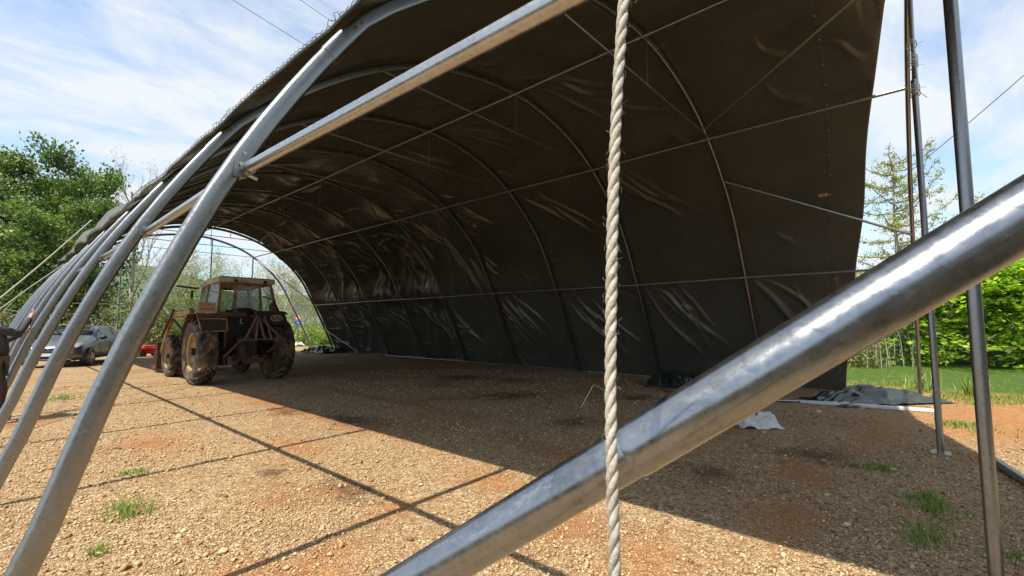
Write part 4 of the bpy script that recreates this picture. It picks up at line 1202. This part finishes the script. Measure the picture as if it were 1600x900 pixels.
# left hanging flap, framed
fl = MB().prism([(-1.17, 1.66), (-.56, 1.66), (-.52, 1.36), (-1.09, 1.33)], .02, (0, -.62, 0)).build('mud_flap', m_dark, tr)
f2 = MB()
q_ = [(-1.17, 1.66), (-.56, 1.66), (-.52, 1.36), (-1.09, 1.33)]
for i in range(4): f2.bar((q_[i][0], -.64, q_[i][1]), (q_[(i + 1) % 4][0], -.64, q_[(i + 1) % 4][1]), .03, .03)
f2.build('flap_frame', m_brownp, fl)
MB().bar((-1.2, -.62, 1.73), (-.1, -.62, 1.78), .08, .10).build('rear_rail', m_rust, tr, bevel=.01)
rp = MB().prism([(.14, 1.88), (.86, 1.86), (.99, 1.52), (.30, 1.50)], .03, (0, -.62, 0)).build('mudguard_end', m_dark, tr)
MB().prism([(.155 * math.cos(t / 24 * 6.283), .085 * math.sin(t / 24 * 6.283)) for t in range(24)], .006, (.66, -.640, 1.69)).build('oval_badge', simple('badge_white', (0.55, 0.5, 0.4), .6), rp)
MB().prism([(.135 * math.cos(t / 24 * 6.283), .067 * math.sin(t / 24 * 6.283)) for t in range(24)], .006, (.66, -.645, 1.69)).build('badge_field', m_dark, rp)
text_mesh('AD', .13, 'badge_letters', simple('badge_ink', (0.55, 0.5, 0.4), .6), rp, (.66, -.650, 1.69), (R(90), 0, 0))
# rear body
MB().box((-.02, -.25, 1.42), (.92, .10, .95)).box((0, .1, 1.0), (.8, .7, .3)).build('rear_panel', m_dark, tr, bevel=.03)
text_mesh('L', .20, 'panel_letter', simple('letter_white', (0.6, 0.58, 0.5), .6), tr, (-.10, -.31, 1.60), (R(90), 0, 0))
MB().ball((-.02, -.2, 1.84), .34, (1, .5, .42)).build('seat_back', m_dark, tr, smooth=True)
# board with painted characters
bdp = MB().box((-.99, -.60, 1.945), (.40, .025, .25)).build('painted_board', simple('board_buff', (0.46, 0.31, 0.19), .7, 0, .15), tr, bevel=.006)
mi = simple('board_ink', (0.12, 0.055, 0.035), .8)
text_mesh('D S.VLT', .092, 'board_line', mi, bdp, (-.99, -.6145, 2.00), (R(90), 0, 0))
text_mesh('VAROIS', .092, 'board_line', mi, bdp, (-.99, -.6145, 1.90), (R(90), 0, 0))
# cab
cp = MB()
B = {'rl': ((-.66, -.28, 1.80), (-.58, -.18, 2.62)), 'rr': ((.80, -.28, 1.80), (.64, -.18, 2.62)), 'ml': ((-.72, .62, 1.75), (-.62, .62, 2.62)), 'mr': ((.72, .62, 1.75), (.64, .62, 2.62)),
     'fl': ((-.72, 1.42, 1.2), (-.58, 1.34, 2.55)), 'fr': ((.72, 1.42, 1.2), (.58, 1.34, 2.55))}
for k, (a_, c_) in B.items(): cp.bar(a_, c_, .06, .06)
cp.bar(B['rl'][0], B['rr'][0], .05, .05); cp.bar(B['rl'][1], B['rr'][1], .06, .07)
for a_, c_ in (('rl', 'ml'), ('ml', 'fl'), ('rr', 'mr'), ('mr', 'fr')):
    cp.bar(B[a_][1], B[c_][1], .05, .06); cp.bar((B[a_][0][0], B[a_][0][1], 1.83), (B[c_][0][0], B[c_][0][1], 1.78), .045, .05)
cp.bar(B['fl'][1], B['fr'][1], .06, .06); cp.bar((-.68, 1.40, 1.85), (.68, 1.40, 1.85), .05, .05)
cp.build('cab_frame', m_brownp, tr)
rf = MB()
out = [(-.70, -.30), (.72, -.30), (.66, .7), (.60, 1.62), (-.60, 1.62), (-.66, .7)]
vs = [(x, y, 2.63 - (.05 if y > 1 else 0)) for x, y in out] + [(x * .99, y, 2.76 - (.06 if y > 1 else 0)) for x, y in out] + [(x * .82, y * .86 + .08, 2.79 - (.04 if y > 1 else 0)) for x, y in out]
fs = [(5, 4, 3, 2, 1, 0)] + [(i, (i + 1) % 6, 6 + (i + 1) % 6, 6 + i) for i in range(6)] + [(6 + i, 6 + (i + 1) % 6, 12 + (i + 1) % 6, 12 + i) for i in range(6)] + [(12, 13, 14, 15, 16, 17)]
rfo = rf.add(vs, fs).build('cab_roof', m_cream, tr, bevel=.012)
for x in (-.28, .44): MB().cyl((x, -.335, 2.67), (0, 1, 0), .04, .06, 12).build('work_lamp', m_dark, rfo)
MB().box((-.95, 1.42, 2.55), (.5, .28, .035), (0, .1, 0)).build('sun_flap', m_rust, tr)
# rear window frame, standing ajar
rw = MB()
z0, z1, xa, xb = 1.86, 2.56, -.30, .36
for a_, c_ in (((xa, z0), (xb, z0)), ((xb, z0), (xb - .03, z1)), ((xb - .03, z1), (xa + .02, z1)), ((xa + .02, z1), (xa, z0))):
    rw.bar((a_[0], -.31, a_[1]), (c_[0], -.25, c_[1]), .05, .05)
rwo = rw.build('rear_window_frame', m_brownp, tr)
MB().prism([(xa, z0), (xb, z0), (xb - .03, z1), (xa + .02, z1)], .006, (0, -.275, 0)).build('pane', m_cabglass, rwo)
for sx in (-1, 1):
    q1, q2 = ('rl', 'ml') if sx < 0 else ('rr', 'mr')
    for (u, v_) in ((q1, q2), (q2, 'fl' if sx < 0 else 'fr')):
        P0, P1, P2, P3 = B[u][0], B[v_][0], B[v_][1], B[u][1]
        P0 = (P0[0], P0[1], 1.84); P1 = (P1[0], P1[1], 1.80)
        MB().add([P0, P1, P2, P3], [(0, 1, 2, 3)]).build('side_window', m_cabglass, tr).modifiers.new('t', 'SOLIDIFY').thickness = .005
MB().add([(-.70, 1.41, 1.85), (.70, 1.41, 1.85), (.57, 1.35, 2.5), (-.57, 1.35, 2.5)], [(0, 1, 2, 3)]).build('windscreen', m_cabglass, tr).modifiers.new('t', 'SOLIDIFY').thickness = .005
MB().tube([(.78, -.2, 2.2), (.5, -.05, 2.3)], .02, 6).tube([(.66, -.5, 1.85), (.62, -.45, 2.05), (.66, -.46, 2.16)], [.13, .10, .02], 10).build('lever_cluster', m_rust, tr)
MB().lathe([(.17, -.012), (.185, 0), (.17, .012)], 24, 'z', (0, .75, 1.92)).tube([(0, .75, 1.92), (0, 1.1, 1.6)], .02, 8).build('steering_wheel', m_dark, tr)
MB().box((-.86, 1.3, 2.35), (.05, .03, .22)).build('mirror', m_dark, tr)
MB().cyl((.42, 1.9, 1.95), (0, 0, 1), .04, 1.0, 10).build('exhaust_pipe', m_rust, tr)
# three point linkage
for sx in (-1, 1):
    lk = MB(); lk.bar((sx * .28, -.35, .62), (sx * .36, -1.0, .62), .05, .09); lk.bar((sx * .26, -.35, 1.2), (sx * .35, -.92, .64), .035, .035)
    lk.build('lower_link', m_dark, tr)
af = MB()
af.bar((-.36, -.95, 1.12), (.80, -.95, 1.14), .05, .04)
af.bar((-.20, -.95, 1.12), (.12, -.80, 1.72), .06, .05); af.bar((.28, -.95, 1.12), (.16, -.80, 1.72), .06, .05); af.bar((.05, -.95, 1.12), (.14, -.8, 1.7), .05, .04)
af.bar((.68, -.95, 1.14), (.24, -.80, 1.66), .05, .04); af.bar((.12, -.80, 1.72), (.1, -.3, 1.75), .05, .05)
af.bar((.45, -.95, 1.12), (.3, -.8, 1.72), .04, .04)
af.build('hitch_frame', simple('hitch_metal', (0.14, 0.09, 0.07), .6, .3, .3), tr)
MB().bar((-.30, -.9, 1.10), (-.62, -.82, .72), .06, .05).bar((-.62, -.8, .74), (-.5, -.5, .5), .05, .05).build('stabiliser', m_rust, tr)
MB().bar((.72, -.9, 1.1), (.36, -.9, .78), .07, .05).build('stabiliser', m_rust, tr)
MB().prism([(-.28, .98), (-.16, .98), (-.1, .70), (.1, .66), (.34, .66), (.36, .52), (-.12, .50), (-.27, .66)], .06, (0, -.75, 0)).build('drawbar_bracket', m_rust, tr)
# loader
for sx in (-1, 1):
    ld = MB(); ld.bar((sx * .80, 1.55, .85), (sx * .82, 1.45, 1.98), .08, .13); ld.bar((sx * .86, 1.3, 1.86), (sx * .90, 3.1, 1.78), .08, .14); ld.bar((sx * .90, 3.0, 1.84), (sx * .92, 4.15, .62), .07, .12)
    ld.bar((sx * .80, 1.8, 1.0), (sx * .78, 1.2, 1.35), .06, .08)
    ld.build('loader_arm', m_orange, tr, bevel=.01)
for sx in (-1, 1):
    MB().tube([(sx * .86, 1.6, 1.2), (sx * .90, 2.9, 1.66)], .035, 10).build('hydraulic_ram', m_dark, tr); MB().tube([(sx * .98, 2.6, 1.95), (sx * .98, 3.9, 1.15)], .03, 10).build('hydraulic_ram', m_dark, tr)
bk = MB(); bp_ = [(4.15, .95), (4.10, .45), (4.25, .12), (4.85, .10), (4.85, .13), (4.3, .16), (4.16, .47), (4.2, .95)]
bk.prism(bp_, 2.0, (0, 0, 0), (0, 1, 0), (0, 0, 1)); 
for sx in (-1, 1): bk.prism([(4.15, .95), (4.10, .45), (4.25, .12), (4.85, .10), (4.6, .6)], .03, (sx * 1.0, 0, 0), (0, 1, 0), (0, 0, 1))
bk.build('loader_bucket', m_rust, tr)

# ================================================================== car
m_silver = simple('silver_grey_paint', (0.16, 0.17, 0.19), 0.28, .55, .06, 3)
m_black = simple('black_plastic', (0.02, 0.02, 0.022), 0.5)
m_lens = simple('lamp_lens', (0.55, 0.58, 0.60), 0.08, .5, .1)
m_alloy = simple('alloy_rim', (0.5, 0.5, 0.5), 0.3, .9)
# local: +Y is forwards. station: y, z_sill, z_waist, halfwidth, z_top, halfwidth_top
ST = [(2.12, .42, .60, .56, .64, .46), (2.05, .30, .66, .72, .74, .56), (1.85, .22, .72, .84, .86, .64), (1.35, .20, .82, .885, .97, .66), (0.95, .20, .90, .895, 1.06, .66), (0.70, .20, .93, .90, 1.12, .66),
      (0.10, .20, .95, .90, 1.42, .60), (-.35, .20, .96, .90, 1.50, .58), (-1.1, .20, .98, .90, 1.50, .57), (-1.65, .22, 1.00, .88, 1.42, .55), (-2.0, .26, 1.00, .82, 1.12, .58), (-2.14, .36, .90, .74, .98, .56)]
def section(st):
    y, zs, zw, hw, zt, ht = st
    L_ = [(0, zs), (hw * .80, zs), (hw * .97, zs + .08), (hw, (zs + zw) / 2), (hw * .985, zw - .03), (hw * .95, zw), (ht + (hw * .95 - ht) * .12, zt - (zt - zw) * .12), (ht * .85, zt), (0, zt + .02)]
    return [(x, y, z) for x, z in L_]
def carbody():
    root = thing('parked_car', 'silver grey hatchback parked facing the viewer behind the bare hoops', 'car', (2.25, 24.9, 0), R(180) - math.atan2(-.425, .904) * 0)
    root.rotation_euler = (0, 0, math.atan2(.425, -.904))   # local +Y -> (-.425,-.904)
    mb = MB(); secs = [section(s) for s in ST]; n = len(secs[0])
    full = []
    for s in secs: full.append(s + [(-x, y, z) for x, y, z in s[-2:0:-1]])
    m_ = len(full[0]); vs = [p for s in full for p in s]; fs = []
    for i in range(len(full) - 1):
        for k in range(m_):
            k2 = (k + 1) % m_; fs.append((i * m_ + k, i * m_ + k2, (i + 1) * m_ + k2, (i + 1) * m_ + k))
    fs.append(tuple(range(m_))[::-1]); fs.append(tuple((len(full) - 1) * m_ + k for k in range(m_)))
    mb.add(vs, fs)
    o = mb.build('body', m_silver, root, smooth='all')
    sb = o.modifiers.new('s', 'SUBSURF'); sb.levels = 2; sb.render_levels = 2
    def patch(name, i0, i1, k0, k1, m, off=.012, side=1, sh=.06):
        A_ = [secs[i0][k0], secs[i1][k0], secs[i1][k1], secs[i0][k1]]
        A_ = [Vector((side * x, y, z)) for x, y, z in A_]; c_ = sum(A_, Vector()) / 4
        A_ = [c_ + (p - c_) * (1 - sh) for p in A_]; nn = (A_[1] - A_[0]).cross(A_[3] - A_[0]).normalized()
        if nn.dot(Vector((side, 0, .2))) < 0: nn = -nn
        A_ = [p + nn * off for p in A_]
        oo = MB().add(A_, [(0, 1, 2, 3)]).build(name, m, root); oo.modifiers.new('t', 'SOLIDIFY').thickness = .006
        return oo
    for sd_ in (-1, 1):
        patch('side_window', 5, 6, 5, 6, m_carglass, .0, sd_, .10); patch('side_window', 6, 8, 5, 6, m_carglass, .0, sd_, .06); patch('side_window', 8, 9, 5, 6, m_carglass, .0, sd_, .10)
    # windscreen: spans between stations 5 and 6 at the top
    w0 = secs[5][7]; w1 = secs[6][7]
    ws = [Vector((-w0[0] * 1.22, w0[1] - .02, w0[2] + .02)), Vector((w0[0] * 1.22, w0[1] - .02, w0[2] + .02)), Vector((w1[0] * 1.02, w1[1] + .03, w1[2] + .015)), Vector((-w1[0] * 1.02, w1[1] + .03, w1[2] + .015))]
    vs = []; fs = []
    for i in range(9):
        u = i / 8 * 2 - 1
        for j in (0, 1):
            a_, c_ = (ws[0], ws[1]) if j == 0 else (ws[3], ws[2])
            p = a_.lerp(c_, (u + 1) / 2); vs.append((p.x, p.y + .10 * (1 - u * u), p.z + .012))
    for i in range(8): fs.append((2 * i, 2 * i + 2, 2 * i + 3, 2 * i + 1))
    MB().add(vs, fs).build('windscreen', m_carglass, root, smooth='all').modifiers.new('t', 'SOLIDIFY').thickness = .006
    # wheels
    for sx in (-1, 1):
        for yy in (1.32, -1.28):
            ar = MB().lathe([(.36, -.10), (.375, 0), (.36, .10)], 28, 'x', (sx * .80, yy, .33)).cyl((sx * .80, yy, .33), (1, 0, 0), .355, .2, 28).build('wheel_arch', m_black, root)
            ty = MB().lathe([(.2, -.10), (.30, -.105), (.325, -.07), (.33, 0), (.325, .07), (.30, .105), (.2, .10)], 32, 'x', (sx * .84, yy, .33)).build('wheel', m_tyre, root, smooth=True)
            rm = MB().lathe([(.205, .07 * sx), (.195, .04 * sx), (.06, .05 * sx), (.001, .07 * sx)], 24, 'x', (sx * .86, yy, .33))
            for k in range(5):
                a_ = k * 1.2566; rm.bar((sx * .935, yy, .33), (sx * .935, yy + .19 * math.cos(a_), .33 + .19 * math.sin(a_)), .05, .025, (1, 0, 0))
            rm.build('rim', m_alloy, ty)
        # headlight
        hl = MB().add([(sx * .50, 2.10, .70), (sx * .74, 2.02, .70), (sx * .84, 1.72, .86), (sx * .74, 1.80, .88), (sx * .52, 2.03, .80)], [(0, 1, 2, 3, 4)]).build('headlight', m_lens, root)
        hl.modifiers.new('t', 'SOLIDIFY').thickness = .03
        MB().ball((sx * .62, 2.06, .47), .06, (1.3, .4, .7)).build('fog_lamp', m_black, root)
        mr = MB().ball((sx * 1.0, .62, 1.03), .11, (1.1, .7, .75)).build('wing_mirror', m_black, root, smooth='all')
        MB().box((sx * .90, .60, .98), (.12, .05, .04)).build('mirror_arm', m_black, mr)
        for yy in (-.05, -1.0): MB().box((sx * .905, yy, .86), (.03, .17, .03)).build('door_handle', m_silver, root)
        MB().tube([(sx * .908, .62, .90), (sx * .912, .55, .3)], .006, 4).tube([(sx * .91, -.35, .93), (sx * .912, -.35, .28)], .006, 4).build('door_gap', m_black, root)
    gr = MB().prism([(-.50, .32), (.50, .32), (.58, .50), (.44, .58), (-.44, .58), (-.58, .50)], .06, (0, 2.09, 0)).build('lower_grille', m_black, root)
    MB().prism([(-.40, .62), (.40, .62), (.36, .70), (-.36, .70)], .05, (0, 2.105, 0)).build('upper_grille', m_black, root)
    MB().box((0, 2.15, .46), (.50, .015, .10)).build('number_plate', m_white, root)
    MB().box((0, 2.14, .29), (1.3, .05, .04)).build('bumper_lip', m_silver, root, bevel=.01)
    MB().ball((0, 2.14, .665), .035, (1, .4, 1)).build('badge', m_alloy, root)
carbody()

# ================================================================== small things behind
m_red = simple('red_plastic', (0.55, 0.02, 0.02), .4)
ro = thing('red_machine', 'small red machine with white ends on the ground left of the tractor', 'machine', (5.1, 28.3, 0), R(20))
MB().box((0, 0, .28), (.95, .6, .3)).box((0, 0, .46), (.6, .4, .12)).build('body', m_red, ro, bevel=.05)
MB().box((-.62, 0, .24), (.3, .6, .42)).box((.58, 0, .2), (.22, .5, .25)).build('end_box', m_bag, ro, bevel=.04)
for x in (-.4, .45):
    for y in (-.35, .35): MB().cyl((x, y, .13), (0, 1, 0), .13, .1, 14).build('wheel', m_black, ro)
bx = thing('blue_crate', 'dark blue bag standing on the ground left of the red machine', 'bag', (3.9, 27.6, 0), R(10))
MB().box((0, 0, .35), (.6, .5, .7), taper=.8).build('bag_body', simple('navy', (0.03, 0.05, 0.10), .6), bx, bevel=.06)
MB().tube([(-.15, 0, .68), (-.1, 0, .85), (.1, 0, .85), (.15, 0, .68)], .02, 6).build('handle', m_black, bx)
wc = thing('distant_car', 'white car parked far behind the loader bucket', 'car', (8.9, 40.5, 0), R(100))
MB().prism([(-2.1, .3), (2.1, .3), (2.15, .7), (1.2, .85), (.6, 1.4), (-1.2, 1.42), (-2.0, .95), (-2.15, .6)], 1.65, (0, 0, 0)).build('body', m_silver, wc, bevel=.08)
for s_ in (-.835, .835): MB().prism([(1.0, .88), (.55, 1.33), (-1.1, 1.35), (-1.7, .95)], .02, (0, s_, 0)).build('side_window', m_carglass, wc)
for x in (-1.3, 1.3):
    for s_ in (-.8, .8): MB().cyl((x, s_, .32), (0, 1, 0), .32, .2, 18).build('wheel', m_tyre, wc)
vc = thing('far_van', 'blue grey van far away behind the tractor, right of the road sign', 'van', (22.5, 52, -.3), R(60))
MB().prism([(-2.4, .3), (2.4, .3), (2.45, .9), (1.7, 1.2), (1.1, 1.95), (-2.4, 2.0)], 1.9, (0, 0, 0)).build('body', simple('blue_grey', (0.22, 0.30, 0.42), .35), vc, bevel=.08)
for s_ in (-.96, .96): MB().prism([(1.6, 1.2), (1.1, 1.8), (-.2, 1.82), (-.2, 1.2)], .02, (0, s_, 0)).build('side_window', m_carglass, vc)
for x in (-1.5, 1.5):
    for s_ in (-.9, .9): MB().cyl((x, s_, .34), (0, 1, 0), .34, .2, 18).build('wheel', m_tyre, vc)
# road sign
sg = thing('road_sign', 'triangular red bordered road sign above a blue plate behind the tractor', 'road sign', (14.68, 33.9, .55), R(-24)); sg.scale = (.62, .62, .62)
MB().tube([(0, .03, -.95), (0, .03, 2.9)], .04, 10).build('pole', m_galv2, sg, smooth=True)
MB().prism([(-.45, 0), (.45, 0), (0, .78)], .02, (0, -.02, 2.12)).build('triangle', m_red, sg)
MB().prism([(-.31, 0), (.31, 0), (0, .54)], .01, (0, -.037, 2.20)).build('triangle_field', simple('sign_white', (0.75, 0.75, 0.72), .5), sg)
MB().prism([(-.02, 0), (.05, 0), (.09, .16), (-.03, .34), (-.09, .16)], .008, (0, -.046, 2.25)).build('symbol', m_black, sg)
MB().box((.05, -.02, 1.80), (.72, .02, .50)).build('blue_plate', simple('sign_blue', (0.02, 0.12, 0.42), .4), sg)
text_mesh('90', .32, 'plate_figures', simple('sign_figures', (0.75, 0.75, 0.75), .5), sg, (.05, -.033, 1.80), (R(90), 0, 0))

# ================================================================== person at the left border
m_skin = simple('skin', (0.42, 0.24, 0.17), .55, 0, .08)
m_jacket = simple('dark_grey_jacket', (0.045, 0.047, 0.052), .85, 0, .25, 20, .3)
m_trous = simple('brown_grey_trousers', (0.075, 0.062, 0.052), .9, 0, .2, 20, .3)
def skinmesh(name, verts, edges, radii, m, parent, sub=2, root=0):
    me = bpy.data.meshes.new(name); bm_ = bmesh.new(); lay = bm_.verts.layers.skin.verify(); vs = [bm_.verts.new(v) for v in verts]
    for a_, c_ in edges: bm_.edges.new((vs[a_], vs[c_]))
    for i, v in enumerate(vs):
        r_ = radii[i]; v[lay].radius = (r_, r_) if not isinstance(r_, tuple) else r_; v[lay].use_root = (i == root)
    bm_.to_mesh(me); bm_.free()
    o = link(name, me, m, parent)
    k = o.modifiers.new('skin', 'SKIN'); k.use_smooth_shade = True
    if sub: s_ = o.modifiers.new('sub', 'SUBSURF'); s_.levels = sub; s_.render_levels = sub
    return o
pe = thing('person', 'person in dark jacket at the left border reaching up to the hoops', 'person', (.03, 10.75, 0), 0)
# +X towards the hoops; faces roughly +X/+Y
J = dict(pel=(0, 0, .95), sp=(0, 0, 1.15), ch=(.01, 0, 1.36), nk=(-.03, 0, 1.50), hd=(-.09, .02, 1.60), ht=(-.11, .03, 1.74),
         s1=(.06, -.18, 1.43), e1=(.24, -.10, 1.36), w1=(.37, .16, 1.62), h1=(.40, .24, 1.70), s2=(-.04, .19, 1.43), e2=(.10, .38, 1.24), w2=(.30, .46, 1.36), h2=(.36, .50, 1.42),
         l1=(.0, -.10, .90), k1=(.06, -.13, .50), a1=(.0, -.14, .10), t1=(.17, -.15, .04), l2=(.0, .10, .90), k2=(.12, .14, .50), a2=(.08, .18, .10), t2=(.26, .2, .04))
nm = list(J); ii = {n_: i for i, n_ in enumerate(nm)}
ED = [('pel', 'sp'), ('sp', 'ch'), ('ch', 'nk'), ('nk', 'hd'), ('hd', 'ht'), ('ch', 's1'), ('s1', 'e1'), ('e1', 'w1'), ('w1', 'h1'), ('ch', 's2'), ('s2', 'e2'), ('e2', 'w2'), ('w2', 'h2'), ('pel', 'l1'), ('l1', 'k1'), ('k1', 'a1'), ('a1', 't1'), ('pel', 'l2'), ('l2', 'k2'), ('k2', 'a2'), ('a2', 't2')]
RA = dict(pel=.14, sp=.13, ch=.15, nk=.055, hd=.085, ht=.07, s1=.065, e1=.045, w1=.03, h1=.035, s2=.065, e2=.045, w2=.03, h2=.035, l1=.09, k1=.06, a1=.04, t1=.035, l2=.09, k2=.06, a2=.04, t2=.035)
# fingers on both hands
verts = [J[n_] for n_ in nm]; rad = [RA[n_] for n_ in nm]; edges = [(ii[a_], ii[c_]) for a_, c_ in ED]
body = skinmesh('body', verts, edges, rad, m_skin, pe)
for hn, wn_ in (('h1', 'w1'), ('h2', 'w2')):
    H_ = Vector(J[hn]); d = (H_ - Vector(J[wn_])).normalized(); s_ = d.cross(Vector((1, 0, 0))).normalized(); n_ = d.cross(s_)
    for k, L_ in enumerate((.07, .08, .075, .06)):
        b0 = H_ + s_ * (.03 - .02 * k) + d * .01
        skinmesh('finger', [b0, b0 + d * L_ * .55 + n_ * .004, b0 + d * L_ * .85 + n_ * .03], [(0, 1), (1, 2)], [.009, .008, .007], m_skin, body, 1)
    b0 = H_ - d * .03 + s_ * .03
    skinmesh('thumb', [b0, b0 + s_ * .03 + d * .02 + n_ * .01, b0 + s_ * .035 + d * .05 + n_ * .025], [(0, 1), (1, 2)], [.012, .010, .008], m_skin, body, 1)
def sub_skin(name, keys, ed, grow, m):
    id_ = {k: i for i, k in enumerate(keys)}
    return skinmesh(name, [J[k] for k in keys], [(id_[a_], id_[c_]) for a_, c_ in ed], [RA[k] * grow.get(k, 1.18) for k in keys], m, pe)
sub_skin('jacket', ['pel', 'sp', 'ch', 's1', 'e1', 'w1', 's2', 'e2', 'w2'], [('pel', 'sp'), ('sp', 'ch'), ('ch', 's1'), ('s1', 'e1'), ('e1', 'w1'), ('ch', 's2'), ('s2', 'e2'), ('e2', 'w2')], {'e1': 1.4, 'w1': 1.5, 'e2': 1.4, 'w2': 1.5, 'sp': 1.45, 'pel': 1.35, 'ch': 1.25}, m_jacket)
sub_skin('trousers', ['pel', 'l1', 'k1', 'a1', 'l2', 'k2', 'a2'], [('pel', 'l1'), ('l1', 'k1'), ('k1', 'a1'), ('pel', 'l2'), ('l2', 'k2'), ('k2', 'a2')], {'k1': 1.35, 'a1': 1.6, 'k2': 1.35, 'a2': 1.6, 'pel': 1.25, 'l1': 1.25, 'l2': 1.25}, m_trous)
for a_, t_ in (('a1', 't1'), ('a2', 't2')):
    A_ = Vector(J[a_]); T_ = Vector(J[t_])
    skinmesh('boot', [(A_.x, A_.y, .14), (A_.x, A_.y, .05), tuple(T_)], [(0, 1), (1, 2)], [.055, .055, .045], m_black, pe, 1)
MB().ball((-.115, .03, 1.70), .105, (1.0, 1.05, .85)).build('hair', simple('dark_hair', (0.03, 0.02, 0.015), .8), body, smooth='all')
MB().ball((-.005, .06, 1.645), .018, (1, .7, 1.2)).ball((-.10, -.085, 1.63), .022, (1, .5, 1.4)).build('face_feature', m_skin, body, smooth='all')
MB().ball((-.02, .095, 1.665), .008).ball((-.01, .035, 1.665), .008).build('eye', m_black, body)
